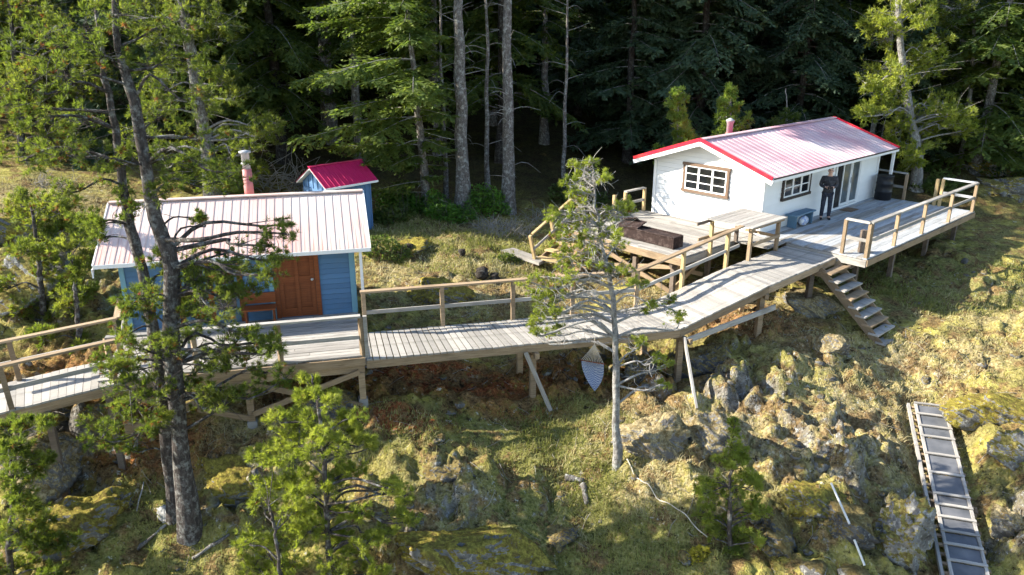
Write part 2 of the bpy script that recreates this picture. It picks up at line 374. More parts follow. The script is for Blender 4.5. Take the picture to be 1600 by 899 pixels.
# ------------------------------------------------------------------ terrain
CTRL_PX = [(0,880,-3.6),(150,870,-3.4),(290,826,-3.0),(130,790,-3.05),(400,880,-3.4),(520,860,-3.3),(700,880,-3.3),(800,899,-3.5),(900,860,-3.6),(1000,880,-3.5),
 (1150,880,-3.4),(1300,880,-3.3),(1400,890,-3.5),(1500,899,-4.2),(1600,899,-3.7),(965,722,-2.5),(860,690,-2.55),(750,690,-2.45),(650,690,-2.3),(567,652,-1.95),(450,700,-2.3),(350,720,-2.4),
 (700,780,-2.7),(560,760,-2.7),(900,790,-3.15),(1000,800,-2.95),(1020,690,-2.3),(1100,700,-2.4),(1200,700,-2.5),(1300,700,-2.6),(1425,660,-2.7),(1460,640,-2.75),(1530,650,-2.35),(1590,600,-1.9),(1580,720,-2.6),
 (1350,620,-2.3),(1250,610,-2.2),(1150,640,-2.25),(1300,780,-2.9),(1200,800,-3.0),(1400,780,-3.1),(1480,770,-3.45),(1570,800,-3.2),(832,625,-2.24),(1062,600,-2.26),(1190,515,-1.5),
 (1395,525,-1.95),(1300,470,-1.6),(1450,470,-1.6),(1550,430,-1.3),(1590,480,-1.5),(700,600,-2.05),(640,560,-1.8),(450,590,-1.6),(700,470,-1.35),(640,430,-1.0),(620,390,-.8),(740,400,-.8),(800,430,-1.1),
 (900,440,-1.3),(720,330,-.6),(560,350,-.6),(100,540,-1.0),(100,650,-1.7),(50,720,-2.3),(40,300,.9),(50,420,.1),(60,480,-.3),(0,560,-1.0),(180,640,-1.8),(1560,330,-1.0),(1590,260,-.3),(1000,300,-.7),(1480,440,-1.4),(840,400,-1.05)]
cps = [at_z(*q) for q in CTRL_PX]
for q in [(7,23,-1.2),(10,27,-1.0),(13,29,-.9),(4,22,-1.3),(-6,18,-1.0),(-8,20,-.6),(-12,24,0.2),(-20,12,-2.4),(-26,20,.5),(-30,30,2.2),(-18,30,1.5),(-8,32,.2),(2,34,0),(12,36,.2),(22,38,.2),(34,36,.8),(30,24,-1),(26,14,-2.6),
          (-20,44,3),(-5,46,2.5),(10,48,2.6),(28,48,2.5),(45,45,3),(-45,40,5),(-60,20,2),(60,20,0),(-50,70,12),(0,75,12),(50,75,12),(-60,110,26),(0,110,26),(65,110,26),(-20,3,-5.5),(0,4,-5.5),(20,4,-5.5),(-60,2,-5),(65,2,-5),(-12,8,-4.6),(12,8,-4.6),(0,8,-4.4)]:
    cps.append(np.array(q, float))
cps = np.array(cps)
def _phi(r2): return .5 * r2 * np.log(r2 + 1e-9)
_n = len(cps); _A = np.zeros((_n + 3, _n + 3)); _d2 = ((cps[:, None, :2] - cps[None, :, :2]) ** 2).sum(-1)
_A[:_n, :_n] = _phi(_d2) + np.eye(_n) * .9; _A[:_n, _n:] = np.c_[np.ones(_n), cps[:, :2]]; _A[_n:, :_n] = _A[:_n, _n:].T
_w = np.linalg.solve(_A, np.r_[cps[:, 2], 0, 0, 0])
def h_base(x, y):
    x = np.asarray(x, float); y = np.asarray(y, float); s = _w[_n] + _w[_n + 1] * x + _w[_n + 2] * y
    for k in range(_n): s = s + _w[k] * _phi((x - cps[k, 0]) ** 2 + (y - cps[k, 1]) ** 2)
    return s
# where the ground is craggy: ellipses in the plane (x, y, rx, ry, amount)
def pxg(px, py):                                     # ground point under a pixel
    r = ray(px, py); tt = np.linspace(8, 60, 600); P = np.array([0, 0, CAMZ])[None] + tt[:, None] * r[None]
    hh = h_base(P[:, 0], P[:, 1]); i = np.argmax(P[:, 2] < hh); return P[i]
def zone(x, y, items):
    s = np.zeros(np.shape(x))
    for px, py, rx, ry, a in items:
        c = _zc.setdefault((px, py), pxg(px, py)); d = ((x - c[0]) / rx) ** 2 + ((y - c[1]) / ry) ** 2
        s = np.maximum(s, a * np.clip(1.35 - d, 0, 1))
    return s
_zc = {}
Z_ROCK = [(1250,700,3.2,2.0,.55),(1330,830,2.0,1.2,.6),(1420,830,1.0,1.2,.6),(1570,770,1.2,1.8,.6),(780,800,1.6,1.2,.75),(90,640,2.2,1.0,.9),(110,760,1.4,1.0,.7),(380,760,1.3,1.0,.6),(60,440,2.5,2.2,.7),(1130,620,2.5,.9,.8),(880,600,1.4,.6,.6),(1560,300,5,5,.5),(1480,430,3,2.2,.45),(1040,600,1.5,1.0,.7),(640,820,1.4,.9,.6),(700,450,1.2,.8,.4),(1200,560,2.5,1.0,.5),(150,860,1.6,.8,.6)]
Z_GRASS = [(900,700,1.2,1.6,1),(860,820,1.6,1.3,1),(780,680,1.6,.8,.9),(1000,860,1.6,.8,.9),(600,680,1.3,.8,.6),(220,830,1.3,1.0,.8),(1430,430,3.2,1.6,.8),(1500,460,2.0,1.5,.7),(950,580,.8,1.0,.9),(740,400,2.5,1.4,.45),(760,380,2,1.5,.5),(340,860,1.3,.7,.5),(700,770,1.3,.7,.5),(1220,620,1.2,.6,.5),(820,760,.9,.7,.7),(620,360,2.0,2.0,.6)]
Z_STRAW = [(1200,680,4.0,1.5,.95),(1100,480,3.0,1.6,.95),(1400,580,3.6,1.2,.8),(1300,640,3.5,1.2,.9),(700,430,2.8,2.2,.8),(830,430,2.2,2.0,.9),(700,820,1.5,1.0,.6),(980,760,1.6,1.2,.7),(1560,480,2.4,2.0,.6),(60,330,3.0,3.0,.7),(450,700,2.0,1.2,.5),(400,650,1.6,.9,.8),(700,360,3,2.2,.7),(1050,730,2.2,1.0,.7)]
Z_NEEDLE = [(700,600,2.6,.9,1),(620,660,1.3,.5,.95),(860,590,1.2,1.0,.8),(980,600,1.3,1.2,.7),(500,610,2.0,1.0,.7),(230,700,1.5,.9,.8),(1180,500,2.2,1.1,.6),(790,640,1.6,.5,.6),(120,600,2.0,1.2,.6),(300,720,.9,.6,.6)]
GW0 = at_z(1453, 634, -2.42); GW1 = np.array([0, 0, CAMZ]) + 14.25 * ray(1515, 899)   # the gangway keeps the ground below it
def h_full(x, y, want=False):
    x = np.asarray(x, float); y = np.asarray(y, float); hb = h_base(x, y)
    rk = zone(x, y, Z_ROCK); nz = fbm(x * .55, y * .55, 31, 3)
    near = sstep(60, 30, y)
    rk = np.clip(rk * (.35 + 1.3 * nz), 0, 1) * near + .25 * sstep(.55, .8, nz) * near
    wx = x + .35 * (fbm(x * 1.3, y * 1.3, 5, 3) - .5); wy = y + .35 * (fbm(x * 1.3, y * 1.3, 9, 3) - .5)
    f1, f2, hv = worley(wx * 1.15, wy * 1.15, 77); g1, g2, gv = worley(wx * 2.9, wy * 2.9, 78)
    crag = (.55 * hv + .25) * (1 - sstep(.30, .66, f1)) * .62 + .2 * gv * (1 - sstep(.2, .65, g1)) - .16 * sstep(.12, 0, f2 - f1)
    h = hb + rk * crag * .80 + .32 * (fbm(x * .6, y * .6, 41, 4) - .5) * near + .16 * (fbm(x * 2.2, y * 2.2, 51, 4) - .5) * near + .10 * (fbm(x * 5, y * 5, 61, 3) - .5) * sstep(34, 24, y)
    h = h + (.20 * gv * (1 - sstep(.05, .75, g1)) + .12 * hv * (1 - sstep(.1, .9, f1)) - .06 * sstep(.10, 0, g2 - g1)) * sstep(22, 18.5, y) * (.25 + 1.1 * fbm(x * .5, y * .5, 33, 2)) * sstep(.9, .4, zone(x, y, Z_GRASS))
    h = h + 1.6 * (fbm(x * .12, y * .12, 71, 3) - .5) * sstep(34, 60, y)
    g0, g1 = GW0, GW1; dx, dy = g1[0] - g0[0], g1[1] - g0[1]; tq = np.clip(((x - g0[0]) * dx + (y - g0[1]) * dy) / (dx * dx + dy * dy), 0, 1.4); dq = np.hypot(x - g0[0] - tq * dx, y - g0[1] - tq * dy)
    cap = g0[2] + (g1[2] - g0[2]) * tq - .24 + 1.2 * np.clip(dq - .55, 0, 9); h = np.where(dq < 1.6, np.minimum(h, cap), h)
    return (h, rk) if want else h
def axis(lo, a, b, hi, s, g=1.10):
    c = list(np.arange(a, b, s)); st = s
    while c[-1] < hi: st = min(st * g, 4); c.append(c[-1] + st)
    st = s; l = []
    x = a
    while x > lo: st = min(st * g, 4); x -= st; l.append(x)
    return np.array(l[::-1] + c)
gx = axis(-75, -13, 17, 80, .075); gy = axis(1.0, 10, 27, 125, .075)
GX, GY = np.meshgrid(gx, gy, indexing='ij'); GZ, GR = h_full(GX, GY, True)
def hgrid(x, y):                                     # height of the finished ground
    x = np.asarray(x, float); y = np.asarray(y, float)
    i = np.clip(np.searchsorted(gx, x) - 1, 0, len(gx) - 2); j = np.clip(np.searchsorted(gy, y) - 1, 0, len(gy) - 2)
    fx = np.clip((x - gx[i]) / (gx[i + 1] - gx[i]), 0, 1); fy = np.clip((y - gy[j]) / (gy[j + 1] - gy[j]), 0, 1)
    return (GZ[i, j] * (1 - fx) + GZ[i + 1, j] * fx) * (1 - fy) + (GZ[i, j + 1] * (1 - fx) + GZ[i + 1, j + 1] * fx) * fy
def hz(x, y): return float(hgrid(x, y))
def on_ground(px, py):                               # point of the finished ground seen at a pixel
    r = ray(px, py); tt = np.linspace(9, 70, 3000); P = np.array([0, 0, CAMZ])[None] + tt[:, None] * r[None]
    i = np.argmax(P[:, 2] < hgrid(P[:, 0], P[:, 1])); return P[i]
nx, ny = GX.shape; idx = np.arange(nx * ny).reshape(nx, ny)
gf = np.stack([idx[:-1, :-1], idx[1:, :-1], idx[1:, 1:], idx[:-1, 1:]], -1).reshape(-1, 4)
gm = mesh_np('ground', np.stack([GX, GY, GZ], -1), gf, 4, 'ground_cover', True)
sl = np.hypot(*np.gradient(GZ)) / .075 * (GY < 28) * (GX > -13) * (GX < 17)
rockv = np.clip(GR * .20 + sstep(.8, 1.6, sl) * .36, 0, 1)
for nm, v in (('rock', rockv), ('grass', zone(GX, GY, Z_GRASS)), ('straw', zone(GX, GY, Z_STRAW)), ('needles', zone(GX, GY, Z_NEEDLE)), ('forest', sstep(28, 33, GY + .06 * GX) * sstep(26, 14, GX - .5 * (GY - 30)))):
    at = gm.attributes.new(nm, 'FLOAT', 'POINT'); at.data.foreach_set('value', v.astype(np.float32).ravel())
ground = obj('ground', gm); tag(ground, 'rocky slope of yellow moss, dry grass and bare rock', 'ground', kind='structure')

# ------------------------------------------------------------------ boulders
def ico(sub):
    import bmesh
    bm = bmesh.new(); bmesh.ops.create_icosphere(bm, subdivisions=sub, radius=1); v = np.array([q.co[:] for q in bm.verts]); f = np.array([[q.index for q in p.verts] for p in bm.faces]); bm.free(); return v, f
ICO4 = ico(5); ICO2 = ico(2)
def boulder_mesh(seed, size, mat, iv=ICO4, cuts=13, sharp=30):
    r = np.random.RandomState(seed); v, f = iv
    n = r.randn(cuts, 3); n /= np.linalg.norm(n, axis=1, keepdims=True); d = .62 + .38 * r.rand(cuts)
    q = np.maximum(v @ n.T, 1e-3) / d[None]; rad = (q ** sharp).sum(1) ** (-1 / sharp)
    rad = np.minimum(rad, 1.25); P = v * rad[:, None]
    nn = (fbm(P[:, 0] * 2.3 + P[:, 2] * 1.7 + seed, P[:, 1] * 2.3 - P[:, 2] * 1.3, 91, 5) - .5)
    fn = (fbm(P[:, 0] * 7 + P[:, 2] * 5 + seed, P[:, 1] * 7 - P[:, 2] * 4, 95, 3) - .5)
    P = P * (1 + .55 * nn + .30 * fn)[:, None]
    return mesh_np('boulder', P * np.array(size)[None], f, 3, mat, True)
BOULDERS = [  # px, py of the centre, half sizes, sink, material, rotation, label
 (125,812,(.95,.62,.55),.3,'rock_mossy',.5,'large boulder capped with bright yellow moss at lower left'),
 (78,722,(.75,.6,.6),.3,'rock_brown',1.2,'grey boulder with brown mossy top above the yellow mossed one, lower left'),
 (262,808,(.24,.18,.18),.08,'rock_white',.3,'pale whitish stone at the foot of the double-trunked pine'),
 (372,752,(1.15,.7,.45),.25,'rock_mossy',-.1,'low mossy rock slab just right of the double-trunked pine'),
 (1022,690,(.78,.6,.55),.2,'rock_brown',.2,'tan mossy boulder right of the slim pine trunk'),
 (1110,678,(.75,.55,.5),.22,'rock_brown',-.4,'rounded boulder at the foot of the slanted walkway brace'),
 (712,742,(.5,.36,.34),.12,'rock_dark',.1,'small dark rock with tan moss in the grass below the walkway'),
 (720,868,(1.35,.75,.55),.25,'rock_mossy',.15,'broad dark mossy rock at the bottom centre of the picture'),
 (1412,842,(.72,.6,.62),.25,'rock_grey',.8,'grey lichen covered boulder left of the sloping gangway'),
 (1272,785,(.55,.42,.36),.15,'rock_mossy',.3,'humped rock with a moss cap above the white pipe'),
 (1562,645,(.95,.65,.45),.2,'rock_mossy',.0,'bright yellow mossed knoll right of the gangway top'),
 (1582,712,(.5,.45,.42),.15,'rock_grey',.5,'grey rock at the right edge beside the gangway'),
 (1572,815,(.40,.36,.3),.1,'rock_brown',.9,'tan rock right of the lower gangway'),
 (1262,478,(.95,.62,.42),.2,'rock_brown',.5,'rounded pale rock under the platform left of the wooden steps'),
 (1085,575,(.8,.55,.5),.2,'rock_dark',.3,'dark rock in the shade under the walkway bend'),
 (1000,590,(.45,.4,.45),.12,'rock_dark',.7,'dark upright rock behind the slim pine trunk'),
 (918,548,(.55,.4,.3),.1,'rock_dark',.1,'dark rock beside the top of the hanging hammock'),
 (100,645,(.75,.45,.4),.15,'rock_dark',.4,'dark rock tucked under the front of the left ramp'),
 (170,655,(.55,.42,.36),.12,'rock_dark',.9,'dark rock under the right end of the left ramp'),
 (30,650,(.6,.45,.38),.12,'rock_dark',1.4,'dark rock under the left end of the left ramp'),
 (640,392,(.8,.5,.28),.08,'rock_mossy',.2,'flat mossy rock on the slope behind the boardwalk, nearest the shed'),
 (685,462,(1.1,.6,.34),.1,'rock_mossy',.25,'yellow mossed rock just behind the boardwalk railing'),
 (1345,330,(.6,.45,.3),.1,'rock_grey',.4,'grey rock under the far deck edge'),
 (55,455,(1.0,.8,.8),.3,'rock_grey',.4,'grey rock outcrop among pine boughs left of the blue cabin'),
 (40,365,(1.2,.9,.7),.3,'rock_mossy',.7,'mossy outcrop at the left edge above the grey one'),
 (1575,300,(1.6,1.1,.6),.2,'rock_grey',.2,'flat grey ledge at the far right behind the deck'),
 (1545,265,(1.5,1.0,.6),.2,'rock_mossy',.6,'mossy ledge at the far right below the dark trees'),
 (1330,835,(.5,.45,.42),.1,'rock_dark',.4,'dark broken rock right of the white pipe'),
 (1215,845,(.55,.4,.38),.1,'rock_dark',1.1,'dark rock between the small fir and the white pipe'),
 (1300,545,(.5,.35,.25),.08,'rock_brown',.1,'brown rock in the shade left of the wooden steps'),
 (880,842,(.35,.28,.26),.1,'rock_dark',.6,'small dark rock in the grassy hollow at the bottom'),
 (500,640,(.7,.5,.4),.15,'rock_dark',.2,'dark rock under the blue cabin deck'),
]
for k, (px, py, sz, sink, mt, rz, lab) in enumerate(BOULDERS):
    P = on_ground(px, py); o = obj('boulder', boulder_mesh(300 + k, sz, mt)); z = hz(P[0], P[1])
    o.location = (P[0], P[1], z + sz[2] * .45 - sink); o.rotation_euler = (.15 * math.sin(k), .15 * math.cos(2 * k), rz); tag(o, lab, 'rock', 'boulders on the slope')
# small loose stones nobody would count
rs = np.random.RandomState(5); sv = []; sf = []; n0 = 0
for k in range(300):
    if k % 3: x = rs.uniform(-9, 13); y = rs.uniform(11.2, 20)
    else:
        zc = Z_ROCK[rs.randint(len(Z_ROCK))]; c = _zc[(zc[0], zc[1])]; x = c[0] + rs.randn() * zc[2] * .5; y = c[1] + rs.randn() * zc[3] * .5
    if vnoise(x * .8, y * .8, 31) < .42 or (8 < x < 11.5 and y < 17): continue
    s = rs.uniform(.03, .12) * (1 + (rs.rand() < .08)); v = ICO2[0]; nrm = rs.randn(7, 3); nrm /= np.linalg.norm(nrm, axis=1, keepdims=True)
    q = np.maximum(v @ nrm.T, 1e-3) / (.6 + .4 * rs.rand(7)); rad = np.minimum((q ** 12).sum(1) ** (-1 / 12), 1.3)
    sv.append(v * rad[:, None] * s * np.array([1, 1, .7]) + [x, y, hz(x, y) + s * .2]); sf.append(ICO2[1] + n0); n0 += len(v)
o = obj('loose_stones', mesh_np('loose_stones', np.concatenate(sv), np.concatenate(sf), 3, 'rock_stone')); tag(o, 'loose grey stones strewn over the slope', 'stones', kind='stuff')

# ------------------------------------------------------------------ building helpers
rng = random.Random(11)
def slab(name, par, c4, th, mat):
    """plank given by the four corners of its top face"""
    return prism(name, par, c4, (0, 0, -th), mat)
def deck_boards(par, F, a0, a1, b0, b1, z, wd, mat, along='a', gap=.008, th=.038, breaks=0, jit=.004):
    """boards of a rectangle in frame F(a, b, z); along tells which way they run"""
    lo, hi = (b0, b1) if along == 'a' else (a0, a1); n = max(1, round((hi - lo) / wd)); wd = (hi - lo) / n
    for k in range(n):
        q0 = lo + k * wd + gap / 2; q1 = lo + (k + 1) * wd - gap / 2
        s, e = (a0, a1) if along == 'a' else (b0, b1)
        cuts = [s] + sorted(rng.uniform(s + .8, e - .8) for _ in range(breaks)) + [e]
        for i in range(len(cuts) - 1):
            p0 = cuts[i] + (.004 if i else -rng.random() * .015); p1 = cuts[i + 1] - (.004 if i < len(cuts) - 2 else -rng.random() * .015)
            zz = z + rng.uniform(-jit, jit)
            c = [F(p0, q0, zz), F(p1, q0, zz), F(p1, q1, zz), F(p0, q1, zz)] if along == 'a' else [F(q0, s if not breaks else p0, zz), F(q0, p1, zz), F(q1, p1, zz), F(q1, p0, zz)]
            if (Vector(c[1]) - Vector(c[0])).cross(Vector(c[2]) - Vector(c[1])).z < 0: c = c[::-1]
            slab('plank', par, c, th, mat if not callable(mat) else mat())
def window(par, F, axis_is, c0, c1, z0, z1, off, cols, rows, trim, frame_mat='white_trim', glass='window_glass', cas=.09):
    """window on a wall plane: c runs along the wall, off is the outward coordinate"""
    def P(c, o, z): return F(c, off + o, z) if axis_is == 'front' else F(off - o, c, z)
    d = (P(1, 0, 0) - P(0, 0, 0)); out = (P(0, 1, 0) - P(0, 0, 0)); cm = (c0 + c1) / 2; zm = (z0 + z1) / 2
    w = obj_box = box('window', par, P(cm, .012, zm), (c1 - c0, .024, z1 - z0), glass, d)
    for nm, cc, zz, ln, ht, dep in (('casing', cm, z1 + cas / 2, c1 - c0 + 2 * cas + .06, cas, .07), ('sill', cm, z0 - cas / 2, c1 - c0 + 2 * cas + .04, cas, .085)):
        box(nm, w, P(cc, dep / 2, zz), (ln, dep, ht), trim, d)
    for cc in (c0 - cas / 2, c1 + cas / 2): box('casing', w, P(cc, .028, zm), (cas, .056, z1 - z0), trim, d)
    fr = .045
    for zz in (z0 + fr / 2, z1 - fr / 2): box('frame', w, P(cm, .03, zz), (c1 - c0, .036, fr), frame_mat, d)
    for k in range(cols + 1):
        cc = c0 + (c1 - c0) * k / cols; wd = fr * (1.6 if 0 < k < cols else 1)
        cc = min(max(cc, c0 + wd / 2), c1 - wd / 2); box('frame', w, P(cc, .031, zm), (wd, .04, z1 - z0 - 2 * fr), frame_mat, d)
    for c in range(cols):
        for k in range(1, rows):
            s = (c1 - c0) / cols; box('muntin', w, P(c0 + s * (c + .5), .029, z0 + (z1 - z0) * k / rows), (s - fr * 1.7, .03, .028), frame_mat, d)
    return w

# ------------------------------------------------------------------ white cabin
WW, WL, OE, OG, ZE, ZR = 4.23, 8.2, .52, .52, 1.88, 2.775      # width, length, overhangs, heights of roof edge and ridge (top side)
SLW = (ZR - ZE) / (WW / 2 + OE)
def roofz_w(b): return ZR - SLW * abs(b + WW / 2)
wc = empty('white_cabin', W(WL / 2, -WW / 2, -.3), 'white clapboard cabin with faded red metal roof behind the big deck', 'cabin')
# wall core: gable prism just inside the cladding
e = .03; core = [W(e, -e, -.35), W(e, -e, roofz_w(0) - .16), W(e, -WW / 2, ZR - .16), W(e, -WW + e, roofz_w(0) - .16), W(e, -WW + e, -.35)]
prism('wall', wc, core, W(WL - e, 0, 0) - W(e, 0, 0), 'white_paint')
bh = .155
def gable_half(z): return (ZR - .14 - z) / SLW                       # half width of the gable at height z
for k in range(int((ZR + .1) / bh)):                                    # gable boards
    z0 = -.06 + k * bh; z1 = z0 + bh - .012
    if z0 > ZR - .25: break
    h0 = min(WW / 2 - .07, gable_half(z0)); h1 = min(WW / 2 - .07, gable_half(z1)); h1 = max(h1, .02); m = -WW / 2
    pl = [W(-.012, m - h0, z0), W(.014, m - h1, z1), W(.014, m + h1, z1), W(-.012, m + h0, z0)]
    prism('siding_board', wc, pl, W(.03, 0, 0) - W(0, 0, 0), 'white_paint')
DOOR_A0, DOOR_A1 = 4.78, 6.62
for k in range(12):                                                     # front boards, cut by the sliding door
    z0 = -.06 + k * bh; z1 = z0 + bh - .012
    for s, e_ in ((.06, DOOR_A0 - .1), (DOOR_A1 + .1, WL - .06)):
        prism('siding_board', wc, [W(s, .014, z0), W(e_, .014, z0), W(e_, -.014, z1), W(s, -.014, z1)], W(0, -.03, 0) - W(0, 0, 0), 'white_paint')
for (a, b) in ((0, 0), (0, -WW), (WL, 0)):                            # corner boards
    sa = 1 if a == 0 else -1; sb = 1 if b < 0 else -1
    box('corner_board', wc, W(a + sa * .05, b + (.012 if b == 0 else -.012), (roofz_w(0) - .2) / 2 - .05), (.12, .03, roofz_w(0) - .1), 'white_trim', W(1, 0, 0) - W(0, 0, 0))
    if a == 0: box('corner_board', wc, W(a - .016, b + sb * .045, (roofz_w(0) - .2) / 2 - .05), (.03, .11, roofz_w(0) - .1), 'white_trim', W(1, 0, 0) - W(0, 0, 0))
window(wc, W, 'gable', -2.92, -1.33, 1.02, 1.82, -.004, 3, 3, 'brown_trim')
window(wc, W, 'front', 1.14, 2.78, .98, 1.60, .004, 3, 2, 'dark_trim')
# sliding glass door, left leaf slid open
ax = W(1, 0, 0) - W(0, 0, 0); DZ0, DZ1 = .06, 1.86
sd = box('sliding_door', wc, W((DOOR_A0 + DOOR_A1) / 2, -.02, DZ0 - .03), (DOOR_A1 - DOOR_A0 + .12, .12, .06), 'white_trim', ax)
box('dark_opening_panel', sd, W(DOOR_A0 + .26, -.024, (DZ0 + DZ1) / 2), (.5, .02, DZ1 - DZ0), 'plain_black', ax)  # flat black panel stands in for the unlit room behind the open leaf
box('glass', sd, W(DOOR_A0 + .83, -.02, (DZ0 + DZ1) / 2), (.62, .02, DZ1 - DZ0), 'door_glass', ax)
box('glass', sd, W(DOOR_A0 + 1.5, -.012, (DZ0 + DZ1) / 2), (.70, .02, DZ1 - DZ0), 'door_glass', ax)
for a in (DOOR_A0 - .05, DOOR_A1 + .05): box('jamb', sd, W(a, .005, (DZ0 + DZ1) / 2), (.1, .07, DZ1 - DZ0), 'white_trim', ax)
for a, o_ in ((DOOR_A0 + .55, .0), (DOOR_A0 + 1.12, .004), (DOOR_A0 + 1.2, .012), (DOOR_A1 - .03, .012)): box('stile', sd, W(a, o_, (DZ0 + DZ1) / 2), (.06, .03, DZ1 - DZ0 - .02), 'white_trim', ax)
for a, l_ in ((DOOR_A0 + .83, .55), (DOOR_A0 + 1.52, .58)):
    for z in (DZ0 + .06, DZ1 - .05): box('rail', sd, W(a, .006, z), (l_, .028, .08), 'white_trim', ax)
box('handle', sd, W(DOOR_A0 + 1.16, .04, .95), (.03, .03, .2), 'galvanised', ax)
# roof: two slopes of ribbed metal panels
def roof_panels(par, F, a0, a1, be, br, ze, zr, wd, mat, th=.02, wear=lambda s, a: 0, rib='roof_rib', ribmat=None):
    """panels between a0 and a1 from eave (be, ze) to ridge (br, zr)"""
    n = round((a1 - a0) / wd); wd = (a1 - a0) / n; out = []
    for k in range(n):
        q0, q1 = a0 + k * wd, a0 + (k + 1) * wd - .004
        p = [F(q0, be, ze), F(q1, be, ze), F(q1, br, zr), F(q0, br, zr)]
        if (p[1] - p[0]).cross(p[2] - p[1]).z < 0: p = [p[1], p[0], p[3], p[2]]
        ex = (p[1] - p[0]).normalized(); nz = ex.cross(p[2] - p[1]).normalized(); ey = nz.cross(ex); L = (p[2] - p[1]).length
        M = Matrix.Translation(p[0]) @ Matrix((ex, ey, nz)).transposed().to_4x4()
        # cross section: flat pan with a raised rib on one edge
        wq = (q1 - q0); xs = [(0, 0), (.004, .016), (.014, .016), (.02, .004), (wq * .45, .004), (wq * .48, .007), (wq * .52, .007), (wq * .55, .004), (wq, .004)]
        ny_ = 9; v = []; we = []
        for i in range(ny_):
            s = i / (ny_ - 1)
            for x, z in xs: v.append((x, s * L, z)); we.append(wear(s, q0))
        v += [(0, 0, -th), (wq, 0, -th), (wq, L, -th), (0, L, -th)]; we += [0] * 4
        m = len(xs); f = [(i * m + j, i * m + j + 1, (i + 1) * m + j + 1, (i + 1) * m + j) for i in range(ny_ - 1) for j in range(m - 1)]
        b = ny_ * m; f += [(b, b + 3, b + 2, b + 1), tuple([b, b + 1] + list(range(m - 1, -1, -1))), tuple([b + 2, b + 3] + list(range((ny_ - 1) * m, ny_ * m)))]
        me = mesh_py('roof_panel', v, f, mat); at = me.attributes.new('wear', 'FLOAT', 'POINT'); at.data.foreach_set('value', we)
        out.append(obj('roof_panel', me, par, M))
    return out
wroof = prism('roof', wc, [W(-OG + .02, -WW / 2, ZR - .03), W(-OG + .02, OE - .03, ZE - .02), W(-OG + .02, OE - .03, ZE - .07), W(-OG + .02, -WW / 2, ZR - .12), W(-OG + .02, -WW - OE + .03, ZE - .07), W(-OG + .02, -WW - OE + .03, ZE - .02)], W(WL + OG * 2 - .22, 0, 0) - W(0, 0, 0), 'white_trim')
LR = WL + .34
roof_panels(wroof, W, -OG, LR, OE, -WW / 2, ZE, ZR, .30, 'roof_pink', wear=lambda s, a: max(0, .9 - abs(a - .8) * .28) * (.45 + .55 * (s < .9)) + .08)
roof_panels(wroof, W, -OG, LR, -WW - OE, -WW / 2, ZE, ZR, .45, 'roof_crimson')
beam('ridge_cap', wroof, W(-OG, -WW / 2, ZR + .02), W(LR, -WW / 2, ZR + .02), .22, .03, 'roof_pink')
for s in (1, -1):                                                       # red rake trim over white barge boards
    be = OE if s > 0 else -WW - OE
    for a, rm in ((-OG - .025, 'red_trim'), (LR + .02, 'red_trim')):
        beam('rake_trim', wroof, W(a, be, ZE + .01), W(a, -WW / 2, ZR + .01), .05, .11, rm)
    beam('barge_board', wroof, W(-OG - .012, be + s * .01, ZE - .115), W(-OG - .012, -WW / 2, ZR - .115), .035, .15, 'white_trim')
box('fascia', wroof, W((LR - OG) / 2, OE + .012, ZE - .06), (LR + OG - .06, .025, .10), 'white_trim', ax)
box('gutter_edge', wroof, W((LR - OG) / 2, OE + .03, ZE + .0), (LR + OG - .06, .012, .05), 'dark_trim', ax)
lathe('chimney', wroof, W(2.45, -2.95, 2.3), [(.11, 0), (.11, .68), (.13, .69), (.13, .74), (.15, .75), (.15, .79), (.03, .86)], 'galvanised', 14)
lathe('chimney_collar', wroof, W(2.45, -2.95, 2.3), [(.14, 0), (.14, .3), (.118, .36)], 'chimney_red', 14)
post('porch_post', wc, W(8.40, .42, 0), .003, 1.80, .09, 'white_trim', ax)

# ------------------------------------------------------------------ white cabin deck
wd_ = empty('cabin_deck', W(3, 2, -1.5), 'large weathered timber deck wrapping two sides of the white cabin', 'deck')
DB = 3.47; DA0, DA1 = -.2, 8.42
deck_boards(wd_, W, DA0, DA1, .02, DB, 0, .145, lambda: 'wood_blueish' if rng.random() < .75 else 'wood_grey', 'a', breaks=1)
deck_boards(wd_, W, -3.95, -.06, -4.6, -.14, -.006, .145, 'wood_grey', 'b', breaks=1)
deck_boards(wd_, W, -1.25, -.215, -.13, 1.0, -.01, .145, 'wood_grey', 'b')
by = W(0, 1, 0) - W(0, 0, 0)
def bb(p0, p1, w, h, m, nm='beam'): return beam(nm, wd_, W(*p0), W(*p1), w, h, m)
bb((DA0 - .02, DB + .02, -.13), (DA1, DB + .02, -.13), .04, .18, 'wood_tan', 'rim_joist'); bb((DA1 + .02, 0, -.13), (DA1 + .02, DB, -.13), .04, .18, 'wood_grey', 'rim_joist')
bb((DA0 - .022, 1.05, -.15), (DA0 - .022, DB, -.15), .04, .20, 'wood_grey', 'rim_joist')
bb((-3.97, -4.6, -.14), (-3.97, -.12, -.14), .04, .20, 'wood_tan', 'rim_joist'); bb((-3.97, -.12, -.15), (-1.25, -.12, -.15), .04, .20, 'wood_grey', 'rim_joist')
bb((DA0, 3.0, -.30), (DA1, 3.0, -.30), .09, .20, 'wood_dark'); bb((-3.9, -.5, -.32), (-.2, -.5, -.32), .09, .18, 'wood_dark'); bb((-3.9, -3.4, -.32), (-.2, -3.4, -.32), .09, .18, 'wood_dark')
for k in range(11):
    a = DA0 + .1 + k * .83; bb((a, .05, -.12), (a, DB - .02, -.12), .04, .15, 'wood_dark', 'joist')
